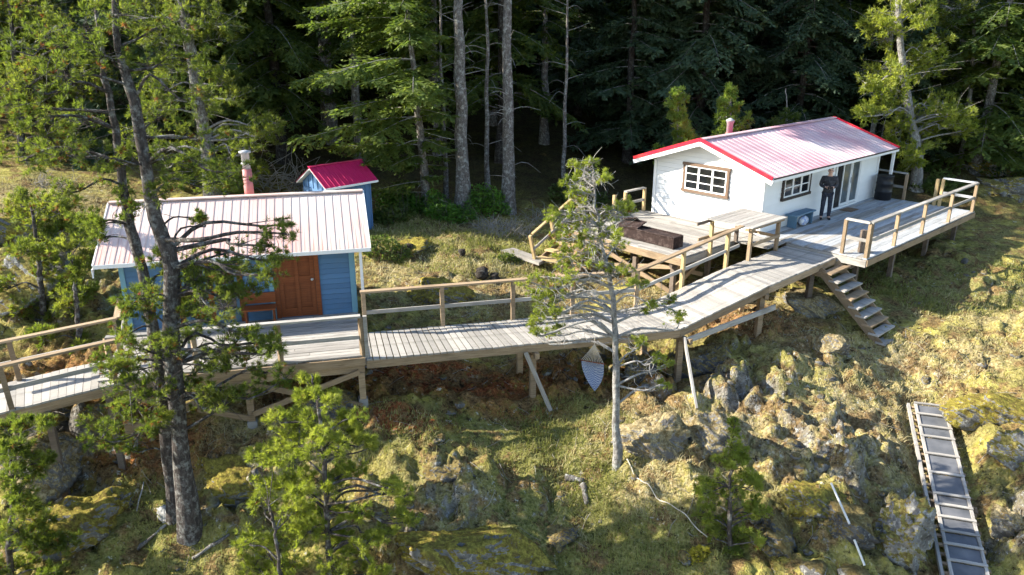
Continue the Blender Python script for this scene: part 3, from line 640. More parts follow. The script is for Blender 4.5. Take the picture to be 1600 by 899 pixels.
for a, b in ((.3, 3.0), (2.9, 3.0), (5.6, 3.0), (8.2, 3.0), (-3.75, -.5), (-2.0, -.5), (-3.75, -3.4), (-2.0, -3.4), (-3.75, -1.9)):
    p = W(a, b, 0); post('support_post', wd_, p, hz(p.x, p.y) - .15, -.40, .13, 'wood_dark', ax)
for (a, b, a2, b2) in ((-3.75, -3.3, -3.75, -.6), (-3.75, -.6, -2.1, -.6)):
    p = W(a, b, 0); q = W(a2, b2, 0); beam('brace', wd_, (p.x, p.y, -.42), (q.x, q.y, hz(q.x, q.y) + .25), .04, .13, 'wood_tan'); beam('brace', wd_, (q.x + .04, q.y - .04, -.42), (p.x + .04, p.y - .04, hz(p.x, p.y) + .25), .04, .13, 'wood_tan')
def rail_run(par, F, pts, mat_p, mat_r, z, top=1.0, mid=.52, s=.09, drop=.18, cap=(.14, .045), midb=(.04, .09), posts=None, midside=0):
    """railing through points (a, b): a post at each point, a cap rail and a middle rail between"""
    for i, (a, b) in enumerate(pts):
        if posts is None or posts[i]: p = F(a, b, 0); post('rail_post', par, p, z - drop, z + top - .002, s, mat_p if not callable(mat_p) else mat_p(), ax)
    for i in range(len(pts) - 1):
        p, q = F(*pts[i], z + top + cap[1] / 2), F(*pts[i + 1], z + top + cap[1] / 2); beam('top_rail', par, p, q, cap[0], cap[1], mat_r if not callable(mat_r) else mat_r())
        p, q = F(*pts[i], z + mid), F(*pts[i + 1], z + mid); d = (q - p).normalized() * (s / 2 + .002); beam('middle_rail', par, p + d, q - d, midb[0], midb[1], mat_r if not callable(mat_r) else mat_r())
RB = DB - .06
rail_run(wd_, W, [(DA0 + .05, RB), (1.72, RB), (3.8, RB), (6.05, RB), (8.3, RB)], 'wood_tan', 'wood_grey', 0, 1.0, .5)
rail_run(wd_, W, [(8.3, RB), (8.36, 2.3)], 'wood_yellow', 'wood_blueish', 0, 1.0, .5, posts=[0, 1]); post('rail_post', wd_, W(8.36, 2.12, 0), -.1, .97, .10, 'wood_yellow', ax)
post('rail_post', wd_, W(DA0 + .15, RB + .002, 0), -.18, .995, .09, 'wood_tan', ax)
rail_run(wd_, W, [(DA0 + .05, RB), (DA0 + .05, 2.72)], 'wood_tan', 'wood_grey', 0, 1.0, .5, posts=[0, 1])
rail_run(wd_, W, [(8.6, .95), (8.75, -.9)], 'wood_tan', 'wood_grey', 0, .95, .45)
rail_run(wd_, W, [(-1.2, -4.5), (-.15, -4.5)], 'wood_yellow', 'wood_grey', 0, .8, .4)
post('rail_post', wd_, W(-1.75, -4.52, 0), -.1, .78, .09, 'wood_yellow', ax)
post('pile_stub', wd_, W(DA0 + .55, 3.05, 0), .003, .66, .14, 'wood_dark', ax)

# counter table over the gap
ct = empty('plank_counter', W(-1.8, .6, 0), 'waist-high plank counter on posts between the deck and the ramp top', 'counter')
deck_boards(ct, W, -2.75, -.88, -.2, 1.32, .93, .19, 'wood_grey', 'a', th=.03)
for a, b, z0, m in ((-2.45, 1.1, -.115, 'wood_tan'), (-.95, 1.1, -.115, 'wood_tan'), (-2.65, -.05, -.25, 'wood_yellow'), (-1.3, -.04, .0, 'wood_dark')): post('leg', ct, W(a, b, 0), z0, .845, .095, m, ax)
beam('apron', ct, W(-2.7, 1.23, .86), W(-.9, 1.23, .86), .035, .09, 'wood_tan'); beam('apron', ct, W(-3.3, -.12, .86), W(-.95, -.12, .86), .035, .09, 'wood_dark'); beam('apron', ct, W(-.92, -.1, .862), W(-.92, 1.2, .862), .035, .09, 'wood_tan')
beam('stretcher', ct, W(-2.45, 1.17, .36), W(-.95, 1.17, .36), .035, .09, 'wood_tan'); beam('stretcher', ct, W(-3.2, -.12, .38), W(-1.35, -.12, .38), .035, .09, 'wood_tan'); beam('stretcher', ct, W(-.885, 0, .30), W(-.885, 1.1, .30), .035, .09, 'wood_tan')

# ------------------------------------------------------------------ boardwalk: level walkway, bend, ramp and top platform
bw = empty('boardwalk', B(4, 1.3, -2.2), 'timber boardwalk with handrail climbing from the blue cabin to the white one', 'boardwalk')
ZW, V0, V1 = -.68, .60, 2.14
n = 50; F0 = B(7.50, V0, ZW); K0 = B(7.05, V1, ZW); S0 = B(.06, V0, ZW); S1 = B(.06, V1, ZW)
def strip(par, A0, A1, C0, C1, n, mat, gap=.006, th=.04, name='plank', over=.0):
    """n planks across the strip whose near edge runs A0-A1 and far edge C0-C1"""
    for k in range(n):
        t0 = k / n + gap / 2 / (A1 - A0).length; t1 = (k + 1) / n - gap / 2 / (A1 - A0).length; dz = Vector((0, 0, rng.uniform(-.006, .006)))
        ov = (C0 - A0).normalized() * rng.uniform(0, .02)
        slab(name, par, [A0.lerp(A1, t0) - ov + dz, A0.lerp(A1, t1) - ov + dz, C0.lerp(C1, t1) + ov + dz, C0.lerp(C1, t0) + ov + dz], th, mat if not callable(mat) else mat())
WM = lambda: 'wood_grey'
strip(bw, S0, F0, S1, K0, 50, WM, gap=.024)
F1 = W(-4.0, 2.65, -.12); K1 = W(-3.55, 1.05, -.12); F2 = W(-.26, 2.62, -.12); K2 = W(-.26, 1.05, -.12)
strip(bw, F0, F1, K0, K1, 23, WM, gap=.014)
strip(bw, F1, F2, K1, K2, 26, WM)
dn = Vector((0, 0, -.135)); tw = lambda p, q, t_: p.lerp(q, t_)
for A_, C_ in ((S0, F0), (F0, F1), (F1, F2)): beam('stringer', bw, A_ + dn + (A_ - C_).normalized() * 0 + Vector((0, .03, 0)), C_ + dn + Vector((0, .03, 0)), .05, .18, 'wood_tan')
for A_, C_ in ((S1, K0), (K0, K1), (K1, K2)): beam('stringer', bw, A_ + dn - Vector((0, .03, 0)), C_ + dn - Vector((0, .03, 0)), .05, .18, 'wood_tan')
def support(p, q, ztop, mat='wood_tan', brace=None):
    for P_ in (p, q): post('support_post', bw, P_, hz(P_.x, P_.y) - .15, ztop, .14, mat, B(1, 0, 0) - B(0, 0, 0))
    d = (q - p).normalized() * .35; a = p - d; c = q + d; beam('cross_beam', bw, (a.x, a.y, ztop + .07), (c.x, c.y, ztop + .07), .10, .138, 'wood_tan')
support(B(3.9, .85, 0), B(3.85, 1.9, 0), ZW - .37)
support(B(7.6, .75, 0), B(7.15, 1.85, 0), ZW - .37)
support(W(-3.85, 2.4, 0), W(-3.0, 1.35, 0), -.49)
support(W(-1.2, 2.4, 0), W(-1.2, 1.25, 0), -.49, 'wood_dark')
p = B(3.65, .55, ZW - .2); q = B(4.2, .3, 0); beam('brace', bw, p, (q.x, q.y, hz(q.x, q.y) + .02), .05, .09, 'wood_grey')
p = B(7.6, .55, ZW - .22); q = on_ground(1088, 640); beam('brace', bw, p, (q[0], q[1], q[2] + .02), .05, .10, 'wood_grey')
p = B(7.65, .5, ZW - .28); q = W(-3.75, 2.75, -.75); beam('brace', bw, p, q, .045, .14, 'wood_grey')
# handrail on the far side
tr0 = Vector((0, 0, 1.0)); mr = Vector((0, 0, .50)); off = B(0, .06, 0) - B(0, 0, 0)
RT = [B(.14, V1 + .03, ZW), B(7.0, V1 + .03, ZW), W(-2.75, .98, -.12)]
RP = [(0, .0), (0, .27), (0, .525), (0, .75), (0, 1.0), (1, .42), (1, .86)]
for s, t_ in RP:
    p = RT[s].lerp(RT[s + 1], t_); m = 'wood_yellow' if s else 'wood_tan'
    post('rail_post', bw, p, p.z - .2, p.z + .998, .095, m, ax if s else B(1, 0, 0) - B(0, 0, 0))
beam('top_rail', bw, RT[0] + tr0 + Vector((0, 0, .02)) - (RT[1] - RT[0]) * .01, RT[1] + tr0 + Vector((0, 0, .02)), .15, .045, 'wood_tan'); beam('top_rail', bw, RT[1] + tr0 + Vector((0, 0, .02)), RT[2] + tr0 + Vector((0, 0, .04)), .15, .045, 'wood_tan')
for s, ts in ((0, [0, .27, .525, .75, 1.0]), (1, [0, .42, .86, 1.0])):
    for i in range(len(ts) - 1):
        a = RT[s].lerp(RT[s + 1], ts[i]) + mr; c = RT[s].lerp(RT[s + 1], ts[i + 1]) + mr; d = (c - a).normalized() * .05
        beam('middle_rail', bw, a + d, c - d, .04, .09, 'wood_grey')

# ------------------------------------------------------------------ steps down from the platform
st = empty('wooden_steps', W(-.6, 4.6, -1.9), 'open wooden steps leading down from the platform to the moss', 'steps')
N = 9; TOP = (2.66, -.12); BOT = (4.62, -1.93)
for k in range(N):
    t_ = (k + 1) / (N + .15); b = TOP[0] + (BOT[0] - TOP[0]) * t_; z = TOP[1] + (BOT[1] - TOP[1]) * t_
    da = rng.uniform(-.015, .015); slab('tread', st, [W(-1.28 + da, b - .13, z), W(-1.28 + da, b + .15, z), W(-.18 + da, b + .15, z), W(-.18 + da, b - .13, z)], .045, 'wood_grey' if k % 3 else 'wood_tan')
for a in (-1.22, -.24): beam('stringer', st, W(a, TOP[0] - .02, TOP[1] - .16), W(a, BOT[0] + .05, BOT[1] - .14), .045, .22, 'wood_tan')

# steps down from the left end of the deck, with a landing board
bs = empty('garden_steps', (1.2, 23.2, -1.0), 'timber garden steps with handrail climbing to the left end of the deck', 'steps')
SB = Vector((1.05, 22.75, -.92)); ST = Vector((2.75, 25.0, .0)); dirs = (ST - SB); side = Vector((dirs.y, -dirs.x, 0)).normalized() * .5
for k in range(6):
    c = SB.lerp(ST, (k + .7) / 6); dd = Vector((dirs.x, dirs.y, 0)).normalized() * .14; slab('tread', bs, [c - side - dd, c + side - dd, c + side + dd, c - side + dd], .045, 'wood_yellow')
for s in (-1, 1): beam('stringer', bs, SB + side * s * .96 - Vector((0, 0, .16)), ST + side * s * .96 - Vector((0, 0, .16)), .045, .2, 'wood_tan')
for t_ in (0.02, .42, .95):
    c = SB.lerp(ST, t_) - side * 1.04; post('rail_post', bs, c, c.z - .2, c.z + .9, .09, 'wood_yellow', dirs)
for dz, m in ((.92, 'wood_yellow'), (.42, 'wood_grey')): beam('handrail' if dz > .5 else 'middle_rail', bs, SB - side * (1.04 if dz > .5 else .95) + Vector((0, 0, dz)), ST - side * (1.04 if dz > .5 else .95) + Vector((0, 0, dz)), .09 if dz > .5 else .035, .045 if dz > .5 else .09, m)
p1, p2, p3, p4 = (Vector(at_z(px, py, -.86)) for px, py in ((782, 391), (802, 387), (852, 405), (842, 411)))
lb = prism('landing_platform', None, [p1, p4, p3, p2], (0, 0, -.09), 'wood_grey'); tag(lb, 'pale low timber platform on the grass below the garden steps', 'platform')

# ------------------------------------------------------------------ blue cabin
bc = empty('blue_cabin', B(-2.6, 5, -.6), 'blue clapboard cabin with wooden doors and a rust-streaked pale metal roof', 'cabin')
BU0, BU1, BV0, BV1 = -5.28, 0.0, 3.4, 6.6; BE = .45; BZE, BZR = 1.18, 2.14; SLB = (BZR - BZE) / (1.6 + BE); ux = B(1, 0, 0) - B(0, 0, 0)
def rzb(v): return BZR - SLB * abs(v - 5.0)
e = .03; zc = rzb(BV0) - .12
prism('wall', bc, [B(BU1 - e, BV0 + e, -.9), B(BU1 - e, BV1 - e, -.9), B(BU1 - e, BV1 - e, zc), B(BU1 - e, 5.0, BZR - .14), B(BU1 - e, BV0 + e, zc)], B(BU0 + 2 * e, 0, 0) - B(BU1, 0, 0), 'blue_paint')
bh = .132; FLB = -.6
openings = [(-4.12, -2.62), (-1.92, -.83)]
for k in range(15):
    z0 = FLB + k * bh; z1 = z0 + bh - .010
    if z1 > zc + .05: break
    seg = [(BU0 + .05, openings[0][0]), (openings[0][1], openings[1][0]), (openings[1][1], BU1 - .05)]
    for s, q in seg: prism('siding_board', bc, [B(s, BV0 - .010, z0), B(q, BV0 - .010, z0), B(q, BV0 + .014, z1), B(s, BV0 + .014, z1)], B(0, .03, 0) - B(0, 0, 0), 'blue_paint')
for k in range(20):                                                     # right gable end
    z0 = FLB - .2 + k * bh; z1 = z0 + bh
    if z0 > BZR - .3: break
    h0 = min(1.55, (BZR - .12 - z0) / SLB); h1 = max(.02, min(1.55, (BZR - .12 - z1) / SLB))
    prism('siding_board', bc, [B(BU1, 5 - h0, z0), B(BU1, 5 + h0, z0), B(BU1 - .012, 5 + h1, z1), B(BU1 - .012, 5 - h1, z1)], B(-.03, 0, 0) - B(0, 0, 0), 'blue_paint')
for u in (BU0 + .05, BU1 - .05, -1.98, ): box('corner_board', bc, B(u, BV0 - .016, (zc + FLB) / 2), (.11, .03, zc - FLB), 'blue_trim', ux)
box('corner_board', bc, B(BU1 + .016, BV0 + .05, (zc + FLB) / 2), (.03, .11, zc - FLB), 'blue_trim', ux)
def panel_door(par, u0, u1, z0, z1, v, mat):
    um = (u0 + u1) / 2; d = box('door', par, B(um, v + .03, (z0 + z1) / 2), (u1 - u0, .03, z1 - z0), mat, ux)
    for u in (u0 + .05, u1 - .05, um): box('stile', d, B(u, v - .004, (z0 + z1) / 2), (.10 if u != um else .09, .035, z1 - z0), mat, ux)
    for z, h in ((z0 + .11, .22), (z0 + .95, .16), (z1 - .07, .14)): 
        for c in ((u0 + .05 + um) / 2, (u1 - .05 + um) / 2): box('rail', d, B(c, v - .002, z), ((u1 - u0) / 2 - .15, .03, h), mat, ux)
    lathe('handle', d, None, [(.015, 0), (.015, .04), (.035, .05), (.035, .08), (.01, .09)], 'galvanised', 10, Matrix.Translation(B(u1 - .05, v - .02, z0 + .95)) @ Matrix.Rotation(R(90), 4, 'X'))
    return d
panel_door(bc, -1.80, -.95, FLB + .02, zc - .06, BV0, 'wood_door')
for u in (-1.86, -.89): box('door_casing', bc, B(u, BV0 - .018, (zc + FLB) / 2), (.11, .05, zc - FLB - .02), 'wood_door', ux)
for u in (-4.06, -3.37, -2.68): box('door_casing', bc, B(u, BV0 - .018, (zc + FLB) / 2), (.12, .05, zc - FLB - .02), 'wood_door', ux)
for u in (-3.71, -3.03):
    g = box('glazed_door', bc, B(u, BV0 + .012, (zc + FLB) / 2), (.56, .03, zc - FLB - .05), 'bench_blue', ux)
    for z in (FLB + .62, FLB + 1.26): box('pane', g, B(u, BV0 - .006, z), (.42, .02, .56), 'window_glass', ux)
for i, (u, z) in enumerate(((-4.62, .42), (-4.86, .30))):
    o = lathe('net_float', None, None, [(.012, -.09), (.05, -.085), (.085, -.03), (.09, .02), (.06, .08), (.02, .10), (.02, .15)], 'red_plastic', 14, Matrix.Translation(B(u, BV0 - .12, z)))
    tag(o, ('red float hanging on the blue wall, the upper of two' if i == 0 else 'red float hanging on the blue wall, the lower of two'), 'float', 'red floats on the blue wall')
RU0, RU1 = BU0 - .38, BU1 + .40
br_ = prism('roof', bc, [B(RU1 - .02, 5, BZR - .03), B(RU1 - .02, 5, BZR - .11), B(RU1 - .02, BV0 - BE + .02, BZE - .09), B(RU1 - .02, BV0 - BE + .02, BZE - .02)][::-1], B(RU0 + .04, 0, 0) - B(RU1, 0, 0), 'white_trim')
prism('roof_back', br_, [B(RU1 - .02, 5.001, BZR - .03), B(RU1 - .02, BV1 + BE - .02, BZE - .02), B(RU1 - .02, BV1 + BE - .02, BZE - .09), B(RU1 - .02, 5.001, BZR - .11)], B(RU0 + .04, 0, 0) - B(RU1, 0, 0), 'white_trim')
rr_ = np.random.RandomState(3); wv = rr_.rand(60)
roof_panels(br_, B, RU0, RU1, BV0 - BE, 5.0, BZE, BZR, .205, 'roof_faded', wear=lambda s, a: (1.05 - 1.5 * s) * (.35 + .9 * wv[int((a + 6) / .205) % 60]) * 1.0 if s < .7 else 0)
roof_panels(br_, B, RU0, RU1, BV1 + BE, 5.0, BZE, BZR, .41, 'roof_faded')
beam('ridge_cap', br_, B(RU0, 5, BZR + .02), B(RU1, 5, BZR + .02), .20, .03, 'roof_faded')
beam('fascia', br_, B(RU0, BV0 - BE - .012, BZE - .045), B(RU1, BV0 - BE - .012, BZE - .045), .025, .09, 'white_trim')
for u in (RU0 - .012, RU1 + .012):
    for s in (-1, 1): beam('barge_board', br_, B(u, 5 + s * (1.6 + BE), BZE - .05), B(u, 5, BZR - .04), .03, .12, 'white_trim')
prism('gutter_stop', br_, [B(RU0 - .03, BV0 - BE, BZE - .1), B(RU0 - .03, BV0 - BE, BZE - .3), B(RU0 - .03, BV0 - BE + .16, BZE - .1)], B(-.03, 0, 0) - B(0, 0, 0), 'white_trim')
beam('downpipe', bc, B(.17, 3.02, BZE - .1), B(.17, 3.02, -1.05), .06, .06, 'white_trim', (1, 0, 0))
ch = lathe('chimney', bc, B(-2.45, 5.5, 1.75), [(.118, 0), (.118, 1.0)], 'chimney_red', 16)
lathe('flue', ch, B(-2.45, 5.5, 1.75), [(.10, .9), (.10, 1.38), (.12, 1.39)], 'galvanised', 16); lathe('cap', ch, B(-2.45, 5.5, 1.75), [(.09, 1.39), (.15, 1.41), (.15, 1.45), (.03, 1.48)], 'galvanised', 16)
lathe('storm_band', ch, B(-2.45, 5.5, 1.75), [(.125, 1.12), (.125, 1.16)], 'galvanised', 16)

# blue cabin deck and the left ramp
bd = empty('blue_cabin_deck', B(-2.6, 2, -2), 'raised grey deck with railing in front of the blue cabin', 'deck')
deck_boards(bd, B, -5.3, .02, .65, 3.38, -.6, .14, 'wood_grey', 'a', breaks=1)
for v in (.62, 2.0, 3.3): beam('rim_joist', bd, B(-5.3, v, -.73), B(.04, v, -.73), .045, .18, 'wood_tan')
beam('girder', bd, B(-5.1, .72, -.92), B(.02, .72, -.92), .09, .18, 'wood_tan'); beam('rim_joist', bd, B(.045, .65, -.73), B(.045, 3.38, -.73), .04, .18, 'wood_grey')
for u in (-.06, -2.45, -4.9):
    p = B(u, .72, 0); z = hz(p.x, p.y); post('support_post', bd, p, z + .1, -1.01, .14, 'wood_tan', ux); f_ = post('footing', bd, p, z - .2, z + .14, .2, 'concrete', ux)
    p = B(u, 2.9, 0); post('support_post', bd, p, hz(p.x, p.y) - .2, -.82, .14, 'wood_dark', ux)
for (u0, u1) in ((-.1, -2.4), (-2.5, -4.8)):
    p, q = B(u0, .63, 0), B(u1, .63, 0); beam('brace', bd, (p.x, p.y, -.98), (q.x, q.y, -1.72), .04, .12, 'wood_tan'); p, q = B(u0, .58, 0), B(u1, .58, 0); beam('brace', bd, (p.x, p.y, -1.78), (q.x, q.y, -.98), .04, .12, 'wood_tan')
rail_run(bd, B, [(.0, .70), (-1.72, .70), (-3.4, .70), (-5.02, .70)], 'wood_tan', 'wood_grey', -.6, .88, .42, drop=.22)
post('rail_post', bd, B(.09, .70, 0), -.85, .30, .08, 'wood_grey', ux)
ltr = empty('left_ramp', B(-6.2, .5, -1.5), 'sloping timber ramp with two railings at the left edge', 'ramp')
LF0, LB0 = B(-5.32, .62, -.62), B(-5.32, 1.95, -.62); LF1 = Vector(at_z(-60, 660, -.72)); LB1 = Vector(at_z(-60, 614, -.72))
LF0 = Vector(at_z(190, 597, -.62)); LB0 = Vector(at_z(195, 556, -.62))
strip(ltr, LF1, LF0, LB1, LB0, 19, 'wood_grey')
for A_, C_, s in ((LF0, LF1, 1), (LB0, LB1, -1)): beam('stringer', ltr, A_ + Vector((0, s * .03, -.135)), C_ + Vector((0, s * .03, -.135)), .05, .18, 'wood_tan')
def lrail(P0, P1, ts, top, mid):
    for t_ in ts: p = P0.lerp(P1, t_); post('rail_post', ltr, p, p.z - .2, p.z + top - .002, .09, 'wood_tan', P1 - P0)
    beam('top_rail', ltr, P0 + Vector((0, 0, top + .02)), P1 + Vector((0, 0, top + .02)), .13, .045, 'wood_tan'); beam('middle_rail', ltr, P0 + Vector((0, 0, mid)), P1 + Vector((0, 0, mid)), .035, .09, 'wood_grey')
lrail(LF0 + Vector((0, .05, 0)), LF1 + Vector((0, .05, 0)), (.05, .72), .88, .42); lrail(LB0 - Vector((0, .05, 0)), LB1 - Vector((0, .05, 0)), (.02, .66), .88, .42)
lrail(LB0 - Vector((0, .05, 0)), B(-5.3, 3.2, -.62), (), .88, .42)
for t_ in (.1, .5, .95):
    for P_, Q_ in ((LF0, LF1), (LB0, LB1)): p = P_.lerp(Q_, t_); zz = hz(p.x, p.y); post('support_post', ltr, p, zz - .15, p.z - .22, .12, 'wood_dark', ux)
if True:
    bn = empty('wooden_bench', B(-2.3, 3.1, -.6), 'reddish brown wooden bench against the blue wall between the doors', 'bench')
    box('seat', bn, B(-2.28, 3.12, -.19), (.75, .36, .04), 'wood_door', ux); box('backrest', bn, B(-2.28, 3.30, .0), (.75, .03, .26), 'wood_door', ux)
    for u in (-2.6, -1.96): box('leg', bn, B(u, 3.12, -.405), (.04, .32, .39), 'wood_door', ux)
# aluminium ladder stored under the deck
ld = empty('ladder', B(-1, 2.2, -2.1), 'aluminium ladder lying on edge under the blue cabin deck', 'ladder')
for z in (-1.22, -1.66): beam('side_rail', ld, B(-3.1, 2.3, z - .14), B(.55, 2.3, z + .02), .03, .06, 'aluminium')
for k in range(12):
    u = -3.0 + k * .3; zz = -.14 + .16 * (u + 3.1) / 3.65; beam('rung', ld, B(u, 2.3, -1.63 + zz), B(u, 2.3, -1.25 + zz), .03, .03, 'aluminium', (1, 0, 0))

# ------------------------------------------------------------------ shed
sh = empty('tool_shed', (-5.6, 28, -.6), 'small blue board-and-batten shed with a crimson metal roof', 'shed')
TS = R(46); SO = Vector(at_y(583, 352, 26.3)); SC = (SO.x, SO.y); sz0 = SO.z
def S(a, b, z): return Vector((SC[0] + a * math.cos(TS) + b * math.sin(TS), SC[1] + a * math.sin(TS) - b * math.cos(TS), sz0 + z))
# a: along the ridge (away, right); b: out of the right front wall; right front corner is the origin's near end
SL_, SW_ = 1.75, 1.5; sx_ = S(1, 0, 0) - S(0, 0, 0)
ER, RR, so = 1.62, 2.22, .16; ssl = (RR - ER) / (SW_ / 2 + so)
def SZ(b): return RR - ssl * abs(b + SW_ / 2)
prism('wall', sh, [S(-SL_, -.0, -.3), S(-SL_, 0, SZ(0) - .05), S(-SL_, -SW_ / 2, RR - .05), S(-SL_, -SW_, SZ(0) - .05), S(-SL_, -SW_, -.3)], S(SL_, 0, 0) - S(0, 0, 0), 'shed_blue')
for k in range(10): 
    a = -SL_ + .03 + k * (SL_ - .06) / 9; box('batten', sh, S(a, .012, SZ(0) / 2 - .1), (.045, .022, SZ(0) + .1), 'shed_blue', sx_)
for k in range(6):
    b = -.03 - k * (SW_ - .06) / 5; box('batten', sh, S(-SL_ - .012, b, SZ(b) / 2 - .13), (.022, .045, SZ(b) + .1), 'shed_blue', sx_)
box('girt', sh, S(-SL_ - .012, -SW_ / 2, 1.42), (.026, SW_ - .1, .10), 'shed_blue', sx_)
sr = prism('roof', sh, [S(-SL_ - .18, -SW_ / 2, RR), S(-SL_ - .18, so, ER - .0), S(-SL_ - .18, so, ER - .05), S(-SL_ - .18, -SW_ / 2, RR - .06), S(-SL_ - .18, -SW_ - so, ER - .05), S(-SL_ - .18, -SW_ - so, ER)], S(SL_ + .36, 0, 0) - S(0, 0, 0), 'white_trim')
roof_panels(sr, S, -SL_ - .2, .2, so + .02, -SW_ / 2, ER + .01, RR + .012, .20, 'roof_crimson'); roof_panels(sr, S, -SL_ - .2, .2, -SW_ - so - .02, -SW_ / 2, ER + .01, RR + .012, .4, 'roof_crimson')
beam('ridge_cap', sr, S(-SL_ - .2, -SW_ / 2, RR + .03), S(.2, -SW_ / 2, RR + .03), .14, .02, 'roof_crimson'); beam('fascia', sr, S(-SL_ - .2, so + .03, ER - .025), S(.2, so + .03, ER - .025), .02, .07, 'white_trim')

# ------------------------------------------------------------------ gangway at lower right
gw = empty('gangway', (9, 13.5, -3.4), 'sloping gangway of dark grip panels between wooden battens at lower right', 'gangway')
G0 = Vector(at_z(1453, 634, -2.42)); gdep = 14.25
G1 = Vector(np.array([0, 0, CAMZ]) + gdep * ray(1515, 899)); gd = (G1 - G0).normalized(); gs = gd.cross(Vector((0, 0, 1))).normalized()
if gs.x < 0: gs = -gs
GL = (G1 - G0).length * 1.22; gu = gs.cross(gd); gu = gu if gu.z > 0 else -gu
def G(s, w, h=0): return G0 + gd * s + gs * w + gu * h
npan = 15; edges = [0, .38, .80, 1.15, 1.72, 2.30, 2.92, 3.22, 3.55, 3.92, 4.25, 4.65, 5.1, 5.5, 6.0]; k_ = GL / 6.0
for i in range(len(edges) - 1):
    s0, s1 = edges[i] * k_ + .03, edges[i + 1] * k_ - .03; prism('grip_panel', gw, [G(s0, -.28), G(s1, -.28), G(s1, .28), G(s0, .28)], -gu * .02, 'mesh_panel')
for w, m, dz in ((-.315, 'wood_grey', 0), (.315, 'wood_grey', 0), (-.46, 'wood_grey', -.07)): beam('side_rail', gw, G(-.03, w, dz), G(GL, w, dz), .06, .05 if dz == 0 else .09, m, gu)
for i, s in enumerate(edges): beam('batten', gw, G(s * k_, -.35, .035), G(s * k_, .35, .035), .055, .03, 'wood_grey', gu)
nb = 26
for i in range(nb): s = GL * (i + .3) / nb; beam('cross_piece', gw, G(s, -.48, -.075), G(s, .42, -.075), .06, .05, 'wood_tan', gu)
beam('support_beam', gw, G(3.05, -.78, -.2), G(3.05, .5, -.2), .18, .12, 'wood_tan', gu)

# ------------------------------------------------------------------ person
def skin_mesh(name, par, verts, edges, radii, mat, mtx, root=0, sub=2):
    me = bpy.data.meshes.new(name); me.from_pydata(verts, edges, []); me.update(); o = obj(name, me, par, mtx)
    me.materials.append(MAT[mat]); m = o.modifiers.new('skin', 'SKIN'); m.use_smooth_shade = True; o.modifiers.new('sub', 'SUBSURF').levels = sub; o.modifiers['sub'].render_levels = sub
    for i, r in enumerate(radii): me.skin_vertices[0].data[i].radius = r if isinstance(r, tuple) else (r, r); me.skin_vertices[0].data[i].use_root = (i == root)
    return o
pp = W(3.33, .46, 0); pe = empty('person', (pp.x, pp.y, 0), 'person in black jacket and dark trousers standing by the door holding a small device', 'person')
PM = Matrix.Translation((pp.x, pp.y, .012)) @ Matrix.Rotation(R(-12 + 180), 4, 'Z')   # local +Y is the way the person faces
V = [(0, 0, .96), (0, 0, 1.16), (0, -.01, 1.36), (0, 0, 1.49), (0, .02, 1.58), (0, .015, 1.69), (0, .0, 1.73)]; E_ = [(0, 1), (1, 2), (2, 3), (3, 4), (4, 5), (5, 6)]
Rr = [(.14, .10), (.13, .09), (.15, .10), .055, (.07, .08), (.075, .095), (.05, .06)]
for s in (-1, 1):
    i = len(V); V += [(s * .095, 0, .88), (s * .11, .02, .50), (s * .115, -.01, .10), (s * .135, .13, .05), (s * .19, -.01, 1.42), (s * .235, -.04, 1.15), (s * .105, .17, 1.12)]
    E_ += [(0, i), (i, i + 1), (i + 1, i + 2), (i + 2, i + 3), (2, i + 4), (i + 4, i + 5), (i + 5, i + 6)]; Rr += [.085, .06, .042, .035, .055, .042, .03]
body = skin_mesh('body', pe, V, E_, Rr, 'skin', PM)
jv = [(0, 0, .84), (0, 0, 1.0), (0, 0, 1.18), (0, -.01, 1.36), (0, 0, 1.47)]; je = [(0, 1), (1, 2), (2, 3), (3, 4)]; jr = [(.185, .135), (.18, .13), (.175, .13), (.185, .125), (.085, .085)]
for s in (-1, 1):
    i = len(jv); jv += [(s * .2, -.01, 1.41), (s * .25, -.045, 1.15), (s * .125, .15, 1.12)]; je += [(3, i), (i, i + 1), (i + 1, i + 2)]; jr += [.085, .075, .055]
skin_mesh('jacket', pe, jv, je, jr, 'jacket', PM, 1)
tv = [(0, 0, .95)]; te = []; tr_ = [(.15, .115)]
for s in (-1, 1):
    i = len(tv); tv += [(s * .095, 0, .86), (s * .112, .02, .50), (s * .118, -.01, .08)]; te += [(0, i), (i, i + 1), (i + 1, i + 2)]; tr_ += [.10, .078, .062]
skin_mesh('trousers', pe, tv, te, tr_, 'trousers', PM)
for s in (-1, 1):
    skin_mesh('shoe', pe, [(s * .12, -.05, .055), (s * .128, .06, .05), (s * .14, .17, .04)], [(0, 1), (1, 2)], [(.045, .055), (.05, .05), (.045, .038)], 'black_plastic', PM)
    hand = Tubes(); wr = np.array([s * .10, .185, 1.12]); hand.add([wr, wr + [-s * .02, .05, 0], wr + [-s * .035, .085, .0]], [.026, .038, .03], 8)
    for k in range(4):
        b = wr + np.array([-s * .035, .08, -.03 + k * .02]); hand.add([b, b + [-s * .015, .035, 0], b + [-s * .045, .045, -.003], b + [-s * .06, .03, -.004]], [.010, .010, .009, .007][:4], 6)
    hand.add([wr + [-s * .005, .035, .025], wr + [-s * .035, .05, .045], wr + [-s * .06, .065, .045]], [.012, .011, .008], 6)
    obj('hand', hand.mesh('hand', 'skin'), pe, PM)
vv, ff = ICO2[0], ICO2[1]
def ell(name, c, s, mat, par=pe): return obj(name, mesh_np(name, vv * np.array(s)[None] + np.array(c)[None], ff, 3, mat, True), par, PM)
ell('hair', (0, -.025, 1.715), (.086, .09, .065), 'hair'); ell('nose', (0, .118, 1.645), (.014, .022, .022), 'skin')
for s in (-1, 1): ell('ear', (s * .083, .01, 1.64), (.014, .025, .034), 'skin'); ell('eye', (s * .032, .100, 1.668), (.014, .010, .008), 'plain_black')
